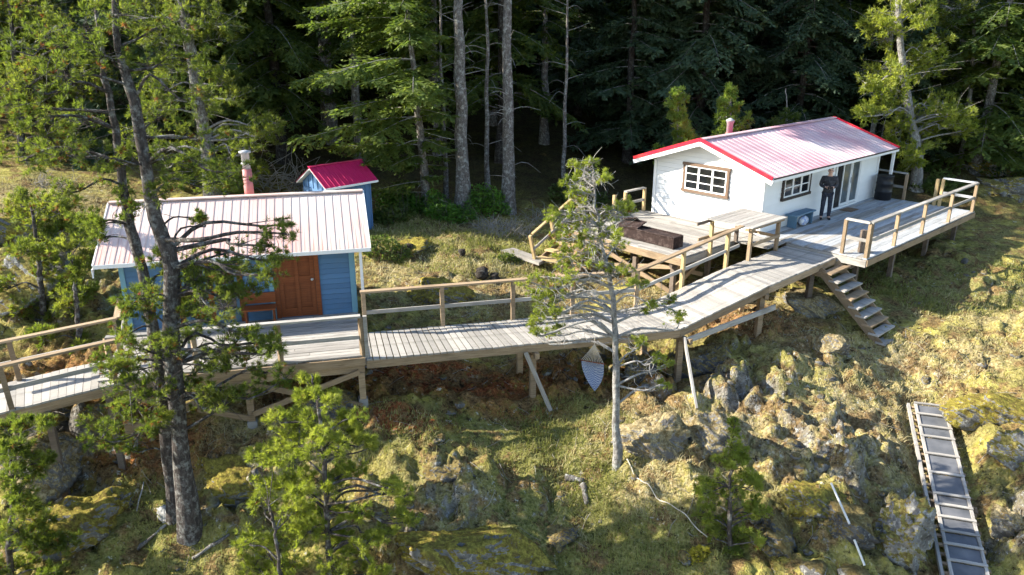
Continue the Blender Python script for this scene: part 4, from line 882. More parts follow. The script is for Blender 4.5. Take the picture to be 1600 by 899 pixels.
ell('mouth', (0, .105, 1.598), (.026, .010, .006), 'hair')
dv = Matrix.Translation((0, .29, 1.125)); o = obj('handheld_controller', box_mesh(.15, .05, .085, 'plain_black'), None, PM @ dv); tag(o, 'small dark controller held in the hands of the person', 'controller')

# ------------------------------------------------------------------ things on the white deck
p = W(8.0, .42, 0); lathe_prof = [(.285, 0), (.295, .03), (.29, .28), (.305, .30), (.305, .33), (.29, .35), (.29, .58), (.305, .60), (.305, .63), (.29, .65), (.288, .86), (.30, .88), (.30, .91), (.27, .91), (.26, .88)]
bar = empty('rain_barrel', (p.x, p.y, 0), 'black plastic rain barrel at the far corner of the white cabin', 'barrel'); lathe('drum', bar, (p.x, p.y, .008), lathe_prof, 'black_plastic', 28)
lathe('lid', bar, (p.x, p.y, .008), [(.26, .885), (.255, .895), (.1, .90)], 'black_plastic', 28); lathe('bung', bar, (p.x + .12, p.y - .1, .90), [(.04, 0), (.04, .025)], 'black_plastic', 10)
p = W(1.98, .3, 0); be_ = empty('blue_bench', (p.x, p.y, 0), 'low slate-blue plank bench under the front window of the white cabin', 'bench')
box('seat', be_, W(1.95, .30, .43), (1.35, .36, .045), 'bench_blue', ax)
for a in (1.42, 2.48): box('leg', be_, W(a, .30, .21), (.05, .30, .395), 'bench_blue', ax)
box('stretcher', be_, W(1.95, .2, .33), (1.0, .03, .09), 'bench_blue', ax)
p = W(2.05, .36, 0); bv = ICO4[0] * np.array([.24, .13, .17])[None]; bv = bv * (1 + .35 * (fbm(bv[:, 0] * 9, bv[:, 2] * 9 + bv[:, 1] * 5, 15, 3) - .5))[:, None]; bv[:, 2] = np.maximum(bv[:, 2], -.15)
o = obj('shopping_bag', mesh_np('shopping_bag', bv, ICO4[1], 3, 'bag', True), None, Matrix.Translation((p.x, p.y, .165)) @ Matrix.Rotation(TW, 4, 'Z')); tag(o, 'white and blue bag stuffed under the slate-blue bench', 'bag')
o = box('door_mat', None, W(5.35, .38, .012), (.62, .42, .016), 'mat_fibre', ax); tag(o, 'small brown mat in front of the sliding door', 'mat')
rb_ = empty('rusty_trough', W(-3.3, -1.8, 0), 'long rusty steel trough lying on the left part of the deck', 'trough')
box('body', rb_, W(-3.25, -1.85, .175), (2.1, .44, .31), 'rust', by); box('end_plate', rb_, W(-3.25, -.775, .18), (.035, .48, .35), 'rust', by); box('end_plate', rb_, W(-3.25, -2.92, .18), (.035, .48, .35), 'rust', by)
for a in (-3.48, -3.02): box('rim', rb_, W(a, -1.85, .345), (2.08, .04, .03), 'rust', by)
prism('lid_plate', rb_, [W(-3.5, -2.1, .37), W(-3.5, -2.85, .37), W(-3.05, -2.85, .5), W(-3.05, -2.1, .5)], (0, 0, .03), 'rust')
prism('lid_plate', rb_, [W(-3.3, -2.3, .64), W(-3.3, -2.9, .5), W(-2.95, -2.9, .37), W(-2.95, -2.3, .37)], (0, 0, .03), 'rust')
# split firewood stacked beside the garden steps
LOGM = []
for k in range(5):
    r = np.random.RandomState(k); a0 = r.rand() * 6; pr = [(0, 0)] + [(.10 * math.cos(a0 + t_), .10 * math.sin(a0 + t_)) for t_ in np.linspace(0, 1.6 + r.rand() * .8, 5)]
    v = [(-.2, y, z) for y, z in pr] + [(.2, y, z) for y, z in pr]; n_ = len(pr); LOGM.append(mesh_py('log', v, [tuple(range(n_))[::-1], tuple(range(n_, 2 * n_))] + [(i, (i + 1) % n_, (i + 1) % n_ + n_, i + n_) for i in range(n_)], 'wood_log'))
def log_stack(label, base, d, rows, cols):
    P = Vector(base); z = hz(P.x, P.y); e_ = empty('firewood_stack', (P.x, P.y, z), label, 'firewood', 'split firewood stacks'); d = Vector(d).normalized(); n_ = Vector((-d.y, d.x, 0))
    for i in range(rows):
        for j in range(cols - i // 2):
            q = P + d * ((j + .5 * (i % 2)) * .17 + rng.uniform(-.02, .02)); q.z = z + .09 + i * .13
            obj('log', LOGM[rng.randrange(5)], e_, Matrix.Translation(q + n_ * rng.uniform(-.05, .05)) @ frame(n_) @ Matrix.Rotation(rng.random() * 6, 4, 'X'))
log_stack('split firewood stacked under the garden steps, the higher stack', (1.95, 22.6, 0), (.9, .5, 0), 7, 7); log_stack('split firewood piled low at the foot of the garden steps', (1.25, 21.9, 0), (.9, .3, 0), 3, 4)

# ------------------------------------------------------------------ hammock under the boardwalk
hy = 16.25; A = at_y(929, 538, hy); hm = empty('hammock', (A[0], A[1], -2.4), 'blue and white striped hammock hanging gathered under the boardwalk', 'hammock')
sp = [at_y(908, 563, hy - .05), at_y(943, 569, hy - .12)]; bt = at_y(929, 611, hy - .1); tb = Tubes()
for k in range(13):
    q = sp[0] + (sp[1] - sp[0]) * k / 12; tb.add([A, (A + q) / 2 + np.array([0, 0, -.01]), q], .006, 4)
tb.add([A + np.array([0, 0, .18]), A], .008, 5); obj('suspension_cords', tb.mesh('cords', 'rope'), hm)
tb = Tubes(); tb.add([sp[0] - (sp[1] - sp[0]) * .08, sp[1] + (sp[1] - sp[0]) * .08], .014, 8); obj('spreader_bar', tb.mesh('bar', 'wood_door'), hm)
nu, nv = 17, 22; hvv = []; huv = []
for j in range(nv):
    s = j / (nv - 1); wdt = (1 - s ** 2.6) * .98 + .02; c0 = sp[0] + (sp[1] - sp[0]) * .5; c = c0 + (bt - c0) * s
    for i in range(nu):
        t_ = i / (nu - 1) - .5; sag = .16 * math.sin(math.pi * s ** .7) * (1 - 4 * t_ * t_)
        hvv.append(c + (sp[1] - sp[0]) * t_ * wdt + np.array([0, sag + .012 * math.sin(i * 2.2), .10 * (4 * t_ * t_) * s * (1 - s)])); huv.append((t_ + .5, s + .22 * abs(t_) * 2))
hf = [(j * nu + i, j * nu + i + 1, (j + 1) * nu + i + 1, (j + 1) * nu + i) for j in range(nv - 1) for i in range(nu - 1)]
me = mesh_py('cloth', hvv, hf, 'hammock_cloth', True); uv = me.uv_layers.new(name='UVMap')
for l in me.loops: uv.data[l.index].uv = huv[l.vertex_index]
o = obj('cloth', me, hm); m = o.modifiers.new('thickness', 'SOLIDIFY'); m.thickness = .01

# ------------------------------------------------------------------ ropes, pipe, driftwood, stumps
def ground_line(pxs, n, lift=.02):
    c = np.array([on_ground(*q)[:2] for q in pxs]); c = curve_pts(np.c_[c, np.zeros(len(c))], n); return np.c_[c[:, :2], hgrid(c[:, 0], c[:, 1]) + lift]
tb = Tubes(); L_ = ground_line([(972, 724), (1010, 758), (1060, 800), (1112, 848)], 30, .03); L_[:, 2] = np.maximum(L_[:, 2], np.linspace(L_[0, 2], L_[-1, 2], 30)); tb.add(L_, .011, 6)
o = obj('mooring_rope', tb.mesh('rope', 'rope')); tag(o, 'pale rope running downhill from the foot of the slim pine', 'rope')
for pts, lab in (([(1293, 790), (1305, 822), (1321, 855)], 'white pipe on the rocks near the small fir, upper length'), ([(1330, 870), (1338, 890), (1346, 910)], 'white pipe at the bottom edge, lower length of two')):
    tb = Tubes(); L_ = ground_line(pts, 40, .36); a, b_ = L_[0], L_[-1]; z = max(0, max(L_[i, 2] - (a[2] + (b_[2] - a[2]) * i / 39) for i in range(40))); L_ = np.array([a + (b_ - a) * i / 7 + [0, 0, z] for i in range(8)])
    tb.add(L_, .021, 10); o = obj('water_pipe', tb.mesh('pipe', 'pipe_white')); tag(o, lab, 'pipe', 'white pipes on the rocks')
def snag(name, lab, cat, px, py, length, r, dirx, mat='driftwood', seed=0, grp=None):
    P = on_ground(px, py); rr = np.random.RandomState(seed); d = np.array(dirx, float); d /= np.linalg.norm(d); n = 7; pts = []
    for i in range(n): pts.append(P + d * length * (i / (n - 1) - .5) + rr.randn(3) * .02 * length); 
    pts = np.array(pts); e0, e1 = hz(pts[0, 0], pts[0, 1]), hz(pts[-1, 0], pts[-1, 1]); pts[:, 2] = np.linspace(e0, e1, n) + r * .9 if abs(d[2]) < .5 else P[2] - .05 + length * np.linspace(0, 1, n)
    tb = Tubes(); tb.add(np.r_[pts[:1], pts, pts[-1:]], np.r_[.02, r * np.linspace(1, .75, n) * (1 + .2 * rr.randn(n)), .015], 9, .22, rr); o = obj(name, tb.mesh(name, mat)); return tag(o, lab, cat, grp)
snag('driftwood_piece', 'short grey log end in the grass below the slim pine, upper of two', 'driftwood', 897, 752, .42, .065, (.8, -.3, 0), 'bark_fir', seed=1, grp='grey log ends in the grass')
snag('driftwood_piece', 'grey log end leaning downhill in the grass, lower of two', 'driftwood', 914, 775, .42, .07, (.15, -1, 0), 'bark_fir', seed=2, grp='grey log ends in the grass')
snag('driftwood_piece', 'weathered root branch at the foot of the double-trunked pine', 'driftwood', 238, 845, .6, .035, (.7, .7, 0), 'bark_fir', seed=3)
snag('driftwood_piece', 'weathered branch between the big pine and the young pine', 'driftwood', 330, 858, .7, .035, (.8, .5, 0), 'bark_fir', seed=4)
snag('driftwood_piece', 'thin pale stick in the shade left of the big pine base', 'driftwood', 221, 783, .6, .014, (-.1, .8, 0), seed=5)
for k, (px, py, hh, r, lab) in enumerate(((640, 397, .38, .14, 'charred stump on the mossy rock nearest the shed'), (722, 402, .30, .13, 'small charred stump in the grass behind the boardwalk'), (753, 434, .32, .2, 'jagged dark stump just behind the boardwalk railing'), (773, 438, .24, .16, 'low dark stump right beside the jagged one'))):
    snag('tree_stump', lab, 'stump', px, py, hh, r, (0, 0, 1), 'bark_dark', 20 + k, 'charred stumps behind the boardwalk')

# ------------------------------------------------------------------ vegetation builders
def needles(pos, dirs, n, length, width, rs, spread=.95):
    """tufts of narrow triangles"""
    T_ = len(pos); d = dirs[:, None, :] * 1.0 + rs.randn(T_, n, 3) * spread * .62; d /= np.linalg.norm(d, axis=2, keepdims=True) + 1e-9
    L = length * (.65 + .6 * rs.rand(T_, n, 1)); b = pos[:, None, :] + d * L * .06; tip = pos[:, None, :] + d * L
    s = np.cross(d, rs.randn(T_, n, 3)); s /= np.linalg.norm(s, axis=2, keepdims=True) + 1e-9; w = width * (.7 + .6 * rs.rand(T_, n, 1)) * .5
    mid = b + (tip - b) * .45
    V = np.stack([b, mid - s * w, tip, mid + s * w], 2).reshape(-1, 3); F = np.arange(len(V)).reshape(-1, 4); return V, F
def tree_parts(e_, trunk, branch, V, F, mat_t, mat_n, extra=None, names=('trunk', 'branches', 'foliage'), mtx=None):
    if trunk and trunk.v: obj(names[0], trunk.mesh(names[0], mat_t), e_)
    if branch and branch.v:
        o = obj(names[1], branch.mesh(names[1], extra or mat_t), e_); o['kind'] = 'stuff'
    if len(V): o = obj(names[2], mesh_np(names[2], V, F, 4, mat_n), e_); o['kind'] = 'stuff'
def pine(label, y, trunks, blobs, mat='needles_pine', bark_='bark_pine', tuft=.10, nn=16, seed=0, cat='tree', group=None, twigs=16, per=3, depth=.8, name='pine_tree', dead=0, deadmat='bark_dead', base=None, width=.0105, up=.35, brown=.03, flat=.7, fill=True):
    """pine with its trunks given by pixels at a distance y; every blob (px, py, radius px[, dy]) is a bough with twigs and needle tufts"""
    rs = np.random.RandomState(seed); tk = Tubes(); bt_ = Tubes(); tp = []; td = []; paths = []
    for pts, r0, r1 in trunks:
        P = np.array([at_y(q[0], q[1], y + (q[2] if len(q) > 2 else 0)) for q in pts])
        P[0, 2] = min(P[0, 2], hz(P[0, 0], P[0, 1])) - .12
        n = 26; C = curve_pts(P, n); C[1:-1] += rs.randn(n - 2, 3) * .012; rad = np.linspace(r0, r1, n) * (1 + .07 * rs.randn(n)); rad[:2] *= [1.5, 1.18]
        tk.add(C, rad, 12, .08, rs); paths.append((C, rad))
    allc = np.concatenate([c for c, _ in paths]); allr = np.concatenate([r for _, r in paths])
    b0 = paths[0][0][0]
    more = []
    for bl in blobs:
        a_ = rs.rand() * 6.28; more.append((bl[0] + 1.25 * bl[2] * math.cos(a_), bl[1] + .9 * bl[2] * math.sin(a_), bl[2] * .85))
    if fill == 'low': more = [q for q in more if q[1] > 330]
    for bl in list(blobs) + (more if fill else []):
        px, py, rp = bl[:3]; dy = bl[3] if len(bl) > 3 else rs.uniform(*(depth if isinstance(depth, tuple) else (-depth, depth))); c = at_y(px, py, y + dy); dist = y + dy; rad = rp * dist * 1.05 / FPX
        dd = np.linalg.norm(allc - c, axis=1) + np.where(allc[:, 2] > c[2] + .05, 1.2, 0) + .55 * np.abs(allc[:, 2] - (c[2] - .25)); k = int(np.argmin(dd)); a = allc[k]
        L = np.linalg.norm(c - a); m1 = a + (c - a) * .4 + np.array([0, 0, .10 * L]) + rs.randn(3) * .07 * L; m2 = a + (c - a) * .75 + rs.randn(3) * .07 * L
        lr = min(.010 + .016 * L, allr[k] * .7, .055); limb = curve_pts([a, m1, m2, c], 10); bt_.add(limb, np.linspace(lr, lr * .35, 10), 6, .1, rs)
        nt = max(3, int(twigs * (rp / 30.0) ** .6 * (1.3 if fill == 'low' and py > 390 else 1)))
        for j in range(nt):
            q = rs.randn(3); q /= np.linalg.norm(q); q *= rad * 1.3 * rs.rand() ** .4; q[2] *= flat; q[2] += rad * .12; e2 = c + q
            s = limb[rs.randint(4, 10)] if rs.rand() < .6 else c; mm = (s + e2) / 2 + rs.randn(3) * rad * .13 - [0, 0, .05 * rad]
            tw_ = curve_pts([s, mm, e2], 5); bt_.add(tw_, [lr * .32 + .002, .005, .0045, .004, .003], 4)
            d = e2 - mm; d = d / (np.linalg.norm(d) + 1e-6) + [0, 0, up]; d /= np.linalg.norm(d)
            for g in range(per):
                f = 1 - g * .30 * rs.uniform(.5, 1.3); pos = mm + (e2 - mm) * f + (rs.randn(3) * .028 if g else 0) * (tuft / .1); tp.append(pos); td.append(d + rs.randn(3) * (.28 if g else .1))
        for j in range(dead):                                          # bare curly twigs
            s = limb[rs.randint(2, 9)]; q = rs.randn(3) * rad * 1.1; q[2] *= .7; bt_.add(curve_pts([s, s + q * .5 + rs.randn(3) * .05, s + q + rs.randn(3) * .08], 6), np.linspace(.008, .003, 6), 4)
    td = np.array(td); td /= np.linalg.norm(td, axis=1, keepdims=True); V, F = needles(np.array(tp), td, nn, tuft, width, rs)
    e_ = empty(name, b0, label, cat, group); tree_parts(e_, tk, bt_, V, F, bark_, mat, deadmat if dead else None)
    if brown:
        m = rs.rand(len(tp)) < brown
        if m.any(): V, F = needles(np.array(tp)[m] - [0, 0, .03], td[m], nn, tuft * .9, width, rs); o = obj('brown_needles', mesh_np('brown_needles', V, F, 4, 'needles_brown'), e_); o['kind'] = 'stuff'
    return e_

# ------------------------------------------------------------------ near pines
pine('big double-trunked pine standing in front of the blue cabin', 12.3,
     [([(297, 828), (285, 720), (274, 620), (268, 500), (266, 410), (253, 367), (240, 327), (222, 230), (212, 167), (197, 117), (185, 80), (178, -10), (170, -120)], .175, .035),
      ([(272, 790, .35), (262, 700, .4), (256, 630, .4), (240, 520, .45), (227, 440, .5), (213, 393, .5), (200, 333, .5), (188, 260, .5), (180, 200, .5), (167, 133, .5), (158, 80, .5), (150, -30, .5)], .135, .03)],
     [(60,60,50),(130,40,50),(190,25,48),(255,40,42),(45,135,45),(100,110,48),(160,90,40),(235,100,38),(295,90,36),(60,190,42),(125,180,42),(305,150,38),(255,180,36),(95,240,42),(40,250,36),(150,250,40),(215,255,34),(280,250,38),(335,285,32),(262,300,30),(185,300,28),(315,210,38),(365,270,28),(20,180,40),(10,60,45),
      (150,372,20),(140,345,18),(292,412,34),(335,432,38),(385,402,32),(425,385,24),(445,365,16),(262,462,34),(350,482,36),(400,445,28),(222,485,26),(302,522,40),(362,540,36),(415,582,26),(245,562,36),(195,602,40),(170,655,36),(228,642,32),(322,562,28),(282,602,34),(210,545,28),(395,615,20),(392,545,24),(330,610,26),(180,690,22),(255,660,20),(430,545,18),(165,560,22),(300,470,34),(205,330,18),(310,340,10),(100,300,30)],
     'needles_pine', fill='low', seed=1, twigs=13, per=4, tuft=.095, nn=22, depth=(-.7, .8), dead=1, brown=.05, deadmat='bark_pine')
pine('bushy young bright green pine at the lower left of centre', 11.2,
     [([(520, 960), (512, 830), (510, 770), (505, 700), (500, 650), (492, 610), (487, 585)], .06, .012), ([(450, 985, -.6), (430, 840, -.6), (420, 790, -.5)], .04, .012)],
     [(488,596,10),(474,622,13),(512,628,13),(458,652,20),(495,660,24),(540,655,16),(562,682,13),(440,690,24),(482,702,26),(532,700,24),(578,690,10),(428,722,24),(552,735,20),(482,745,28),(522,755,20),(412,782,26),(460,792,30),(430,840,32),(482,832,30),(532,842,28),(400,882,28),(460,882,32),(520,885,28),(572,852,22),(602,832,18),(560,800,20),(592,885,18),(385,845,22),(500,800,26),(632,775,14),(640,815,14),(610,760,12),(445,755,22)],
     'needles_bright', seed=2, twigs=17, per=4, tuft=.10, nn=24, depth=.55, brown=.01, up=.6, group=None)
pine('slim bare-trunked pine with gnarled dead twigs in front of the boardwalk', 13.87,
     [([(965, 722), (963, 640), (962, 560), (960, 500), (957, 460), (950, 420), (940, 380), (932, 330), (927, 290), (925, 255)], .08, .012)],
     [(925,252,8),(905,265,9),(898,282,11),(932,278,10),(947,276,9),(893,302,12),(915,322,17),(888,332,16),(868,345,12),(940,342,19),(965,330,15),(987,325,10),(930,372,21),(902,372,19),(880,402,22),(962,382,18),(855,432,23),(868,462,20),(892,432,19),(848,482,16),(838,505,12),(1002,442,11),(960,420,15),(1012,482,10),(1052,470,7),(1030,560,12),(1000,530,8),(862,522,10),(830,512,9),(1062,500,8),(872,375,16),(1035,600,7),(845,455,14),(925,410,14)],
     'needles_bright', 'bark_snag', seed=3, twigs=14, per=4, tuft=.08, nn=20, depth=.6, dead=10, deadmat='bark_dead', brown=.03, up=.7)
P3 = on_ground(1142, 862)
pine('small upright green pine at lower right of centre', P3[1],
     [([(1142, 866), (1140, 800), (1142, 740), (1144, 690), (1148, 655)], .05, .008)],
     [(1147,662,6,0),(1146,680,9,0),(1143,700,13,0),(1130,718,12),(1158,716,12),(1143,728,15),(1120,750,14),(1165,750,15),(1142,760,18),(1110,785,17),(1175,782,17),(1140,795,20),(1095,812,16),(1125,822,18),(1165,825,20),(1190,808,14),(1115,840,14),(1155,850,14),(1185,845,12),(1105,770,12),(1180,760,10)],
     'needles_bright', seed=4, twigs=13, per=4, tuft=.09, nn=22, depth=.35, brown=.01, up=1.3, flat=1.1)
pine('sprawling pine bush at the lower left corner', 11.4, [([(10, 905), (15, 850), (20, 780), (15, 700)], .07, .02)],
     [(15,672,26),(42,712,22),(20,745,26),(48,792,24),(28,830,28),(62,872,26),(85,842,20),(15,885,28),(45,660,18),(75,895,22),(30,770,22),(60,730,16)], 'needles_pine', seed=5, twigs=22, per=4, tuft=.105, nn=22, depth=.5, brown=.06)
pine('pine boughs over the grey outcrop left of the blue cabin', 17.0, [([(70, 520), (65, 460), (60, 400), (50, 330)], .09, .03), ([(120, 520, -.5), (118, 460, -.5), (112, 400, -.5)], .07, .02)],
     [(60,345,26),(100,330,26),(40,392,26),(105,392,28),(125,455,26),(32,482,24),(72,500,26),(115,515,22),(12,432,24),(70,430,24),(142,410,22),(20,520,20),(135,360,20),(85,470,24),(130,545,14),(30,330,20)], 'needles_pine', seed=6, twigs=32, per=4, tuft=.12, nn=15, depth=.7, brown=.05, width=.016)
pine('tall leaning pine trunk behind the double-trunked pine', 27.0, [([(335, 330), (322, 220), (310, 160), (300, 90), (288, 20), (270, -90)], .27, .13)],
     [(360,215,34),(400,205,28),(425,195,18),(345,265,28),(385,240,22),(330,160,28),(350,120,24),(270,110,30),(250,160,28),(250,60,36),(340,60,26),(320,15,34),(275,0,34),(230,0,40),(300,240,30),(240,230,28),(370,290,24),(405,265,14)], 'needles_pine', 'bark_fir', seed=7, twigs=20, per=4, tuft=.17, nn=16, depth=1.2, width=.022, dead=2, brown=.01, deadmat='bark_snag')
pine('leafy pine at the left edge behind the mossy outcrop', 29.0, [([(40, 330), (35, 240), (28, 150), (20, 60), (10, -60)], .16, .06)],
     [(30,40,40),(80,90,36),(15,110,36),(60,160,36),(20,210,36),(75,225,34),(115,255,30),(30,270,32),(100,150,30),(120,60,36),(70,10,40),(150,140,28),(-20,160,40),(60,290,24)], 'needles_pine', seed=8, twigs=20, per=4, tuft=.16, nn=16, depth=1.4, width=.022, brown=.05)
# right-hand pines behind the deck
pine('lit crooked pine right of the white cabin roof', 32.5, [([(1430, 300), (1434, 262), (1432, 230), (1420, 170), (1412, 110), (1405, 40), (1400, -40)], .26, .08), ([(1366, 215, 1.5), (1366, 190, 1.5), (1376, 140, 1.5), (1388, 90, 1.5), (1396, 30, 1.5)], .15, .06)],
     [(1400,20,30),(1440,42,26),(1382,60,26),(1422,92,30),(1372,112,26),(1450,112,30),(1402,142,28),(1352,130,17),(1472,162,26),(1432,182,30),(1382,172,20),(1482,192,24),(1502,182,16),(1442,222,24),(1350,182,15),(1412,232,18),(1362,40,20),(1432,-5,26),(1462,200,24),(1418,262,12),(1395,205,16)], 'needles_bright', 'bark_snag', seed=9, twigs=22, per=4, tuft=.20, nn=10, depth=1.2, width=.05, dead=3, brown=.0, deadmat='bark_dead')
pine('thin grey-green pine at the right with a bare lower trunk', 36.0, [([(1494, 285), (1502, 240), (1512, 180), (1518, 120), (1522, 40), (1524, -60)], .13, .06)],
     [(1480,70,26),(1500,110,26),(1530,80,24),(1520,30,28),(1490,30,26),(1470,110,20),(1540,130,20),(1500,160,18),(1545,40,22),(1480,10,24),(1460,60,20),(1525,190,12)], 'needles_pine', 'bark_snag', seed=10, twigs=16, per=4, tuft=.20, nn=10, depth=1.3, width=.045, dead=5, brown=0)
for k, (bx, by_, tx, ty, w, lab, mt) in enumerate(((1058, 262, 1060, 138, 1, 'bright young pine behind the white cabin, left of its chimney', 'needles_young'), (1140, 250, 1143, 134, 1, 'bright young pine directly behind the white cabin chimney', 'needles_young'), (1232, 235, 1228, 138, .8, 'small dead-topped fir peeking over the white cabin ridge', 'needles_fir'))):
    r_ = np.random.RandomState(40 + k); bl = []
    t0 = .05 if k < 2 else .45
    for j in range(17):
        t_ = t0 + (1 - t0) * j / 16; wd2 = (2 + 34 * t_ ** .9) * w; bl.append((tx + (bx - tx) * t_ + r_.uniform(-wd2, wd2), ty + (by_ - ty) * t_, 5 + 8 * t_))
    pine(lab, (28.8, 31.0, 33.5)[k], [([(bx, by_ + 60), (bx, by_), ((bx + tx) / 2, (by_ + ty) / 2), (tx, ty)], .09, .015)], bl, mt, 'bark_snag', seed=50 + k, twigs=15, per=4, tuft=.17, nn=9, depth=.7, width=.045, brown=0, up=1.0, flat=1.0, dead=1 if k < 2 else 4)

# ------------------------------------------------------------------ firs and spruces of the wood behind
def rhombi(base, d, side, L, w):
    tip = base + d * L[:, None]; mid = base + d * (L * .45)[:, None]; V = np.stack([base, mid - side * w[:, None], tip, mid + side * w[:, None]], 1).reshape(-1, 3); return V, np.arange(len(V)).reshape(-1, 4)
def fir_meshes(seed, H, r0, crown0, Lmax, step, droop=.35, el=.15, nt=8, mat='needles_fir', bk='bark_fir', bias=None, deadlow=14, wid=.055, pw=.75, twl=.40, lean=0, grow=0):
    rs = np.random.RandomState(seed); tk = Tubes(); n = 16; zz = np.linspace(-.3, H, n); C = np.c_[rs.randn(n) * .03 + lean * zz, rs.randn(n) * .03, zz]; C[0, :2] = C[1, :2] = 0
    rad = r0 * (1 - (zz / H) * .92); rad[0] *= 1.5; rad[1] *= 1.15; tk.add(C, rad, 10, .07, rs); br = Tubes(); TWI = []
    z = crown0
    while z < H - .2:
        f = (z - crown0) / (H - crown0)
        for _ in range(rs.randint(2, 5)):
            az = rs.rand() * 6.283
            L = Lmax * (1 - f) ** pw * rs.uniform(.6, 1.15) + .25
            if bias is not None:
                cb = math.cos(az - bias[0]); L *= max(.25, 1 + bias[1] * cb)
            L *= min(1, .55 + 1.5 * f + rs.rand() * .3)
            if grow: L *= min(1, .36 + grow * (z - crown0))
            x0 = np.array([np.interp(z, zz, C[:, 0]), 0, z]); h = np.array([math.cos(az), math.sin(az), 0]); e0 = el + rs.uniform(-.12, .12); dr = droop * rs.uniform(.7, 1.2)
            s = np.linspace(0, 1, 6); ax_ = x0 + h * (L * s)[:, None] + np.array([0, 0, 1]) * (L * (e0 * s - dr * s ** 2 + .10 * s ** 4))[:, None]
            br.add(ax_, np.linspace(.008 + .006 * L, .003, 6), 4)
            perp = np.array([-h[1], h[0], 0]); m = max(4, int(nt * L / 2.2) + 2)
            q = np.repeat(np.linspace(.14, 1.0, m), 2)[:, None]; sd = np.tile([-1, 1], m)[:, None]; k_n = len(q)
            p = x0 + h * L * q + np.array([0, 0, 1]) * (L * (e0 * q - dr * q * q + .10 * q ** 4)); tg = h + np.array([0, 0, 1]) * (e0 - 2 * dr * q + .4 * q ** 3); tg /= np.linalg.norm(tg, axis=1, keepdims=True)
            tl = twl * L * (1 - .72 * q[:, 0]) * rs.uniform(.7, 1.2, k_n) + .12; ang = rs.uniform(.7, 1.1, (k_n, 1)); d = tg * np.cos(ang) + perp * sd * np.sin(ang); d[:, 2] += rs.uniform(-.62, .08, k_n); TWI.append((p, d, tl))
        z += step * rs.uniform(.6, 1.4)
    for k in range(deadlow):                                           # bare dead limbs on the lower trunk
        z0 = rs.uniform(.12, 1) * crown0; az = rs.rand() * 6.283; L = rs.uniform(.5, 1.9); h = np.array([math.cos(az), math.sin(az), 0]); p0 = np.array([np.interp(z0, zz, C[:, 0]), 0, z0])
        br.add(curve_pts([p0, p0 + h * L * .5 + [0, 0, .12 * L], p0 + h * L + [0, 0, rs.uniform(-.25, .3) * L]], 6), np.linspace(.016, .004, 6), 4)
    nrm = lambda v: v / (np.linalg.norm(v, axis=1, keepdims=True) + 1e-9)
    p = np.concatenate([q[0] for q in TWI]); d = nrm(np.concatenate([q[1] for q in TWI])); tl = np.concatenate([q[2] for q in TWI]); n_ = len(p); sv_ = nrm(np.cross(d, rs.randn(n_, 3) * [.35, .35, 0] + [0, 0, 1.0]))
    k2 = np.maximum(2, (tl / .15).astype(int)); Bs, Ds, Ss, Ls, Ws = [p], [d], [sv_], [tl * .98], [np.full(n_, wid * .55)]
    for g in range(k2.max()):
        m = k2 > g; mm = m.sum()
        for s2 in (-1, 1):
            dd = nrm(d[m] * .72 + sv_[m] * s2 * .7 + rs.randn(mm, 3) * .2 + [0, 0, -.08]); Bs.append(p[m] + d[m] * (tl[m] * (g + .4) / k2[m])[:, None]); Ds.append(dd); Ss.append(nrm(np.cross(dd, rs.randn(mm, 3) * [.5, .5, 0] + [0, 0, 1.0])))
            Ls.append(rs.uniform(.16, .30, mm) * (1.15 - .5 * g / k2[m])); Ws.append(wid * rs.uniform(.5, .8, mm))
    V, F = rhombi(np.concatenate(Bs), np.concatenate(Ds), np.concatenate(Ss), np.concatenate(Ls), np.concatenate(Ws)); cm = mesh_np('foliage', V, F, 4, mat)
    return tk.mesh('trunk', bk), br.mesh('branches', 'bark_dead' if bk == 'bark_fir' else 'bark_snag'), cm
def fir_place(meshes, x, y, rz, sc, label, group, cat='tree', name='fir_tree', sink=.1):
    e_ = empty(name, (x, y, hz(x, y) - sink), label, cat, group); M_ = Matrix.Translation(e_.location) @ Matrix.Rotation(rz, 4, 'Z') @ Matrix.Diagonal((sc, sc, sc, 1))
    for nm, me in zip(('trunk', 'branches', 'crown'), meshes):
        o = obj(nm, me, e_, M_)
        if nm != 'trunk': o['kind'] = 'stuff'
    return e_
M_lush = fir_meshes(61, 10.5, .19, 1.3, 3.9, .36, .30, .10, 13, 'needles_fir', 'bark_fir', (R(195), .5), 6, .075, .5, .44, lean=-.055, grow=.17)
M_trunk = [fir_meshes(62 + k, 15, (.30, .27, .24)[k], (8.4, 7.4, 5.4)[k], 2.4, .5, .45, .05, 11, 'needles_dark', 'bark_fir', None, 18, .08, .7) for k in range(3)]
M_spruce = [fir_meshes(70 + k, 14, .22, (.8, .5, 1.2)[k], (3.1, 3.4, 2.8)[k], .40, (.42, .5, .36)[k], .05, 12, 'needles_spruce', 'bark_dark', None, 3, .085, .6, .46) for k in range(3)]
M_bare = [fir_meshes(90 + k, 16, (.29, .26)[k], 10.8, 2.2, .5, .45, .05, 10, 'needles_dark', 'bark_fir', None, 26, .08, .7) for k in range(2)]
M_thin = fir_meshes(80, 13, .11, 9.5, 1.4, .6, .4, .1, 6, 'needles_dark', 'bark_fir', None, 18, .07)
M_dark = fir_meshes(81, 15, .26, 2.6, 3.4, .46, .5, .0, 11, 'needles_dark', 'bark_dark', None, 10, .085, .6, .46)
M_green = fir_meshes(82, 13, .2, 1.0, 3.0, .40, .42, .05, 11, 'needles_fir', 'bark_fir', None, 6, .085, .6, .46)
def gp(px, py): p = on_ground(px, py); return p[0], p[1]
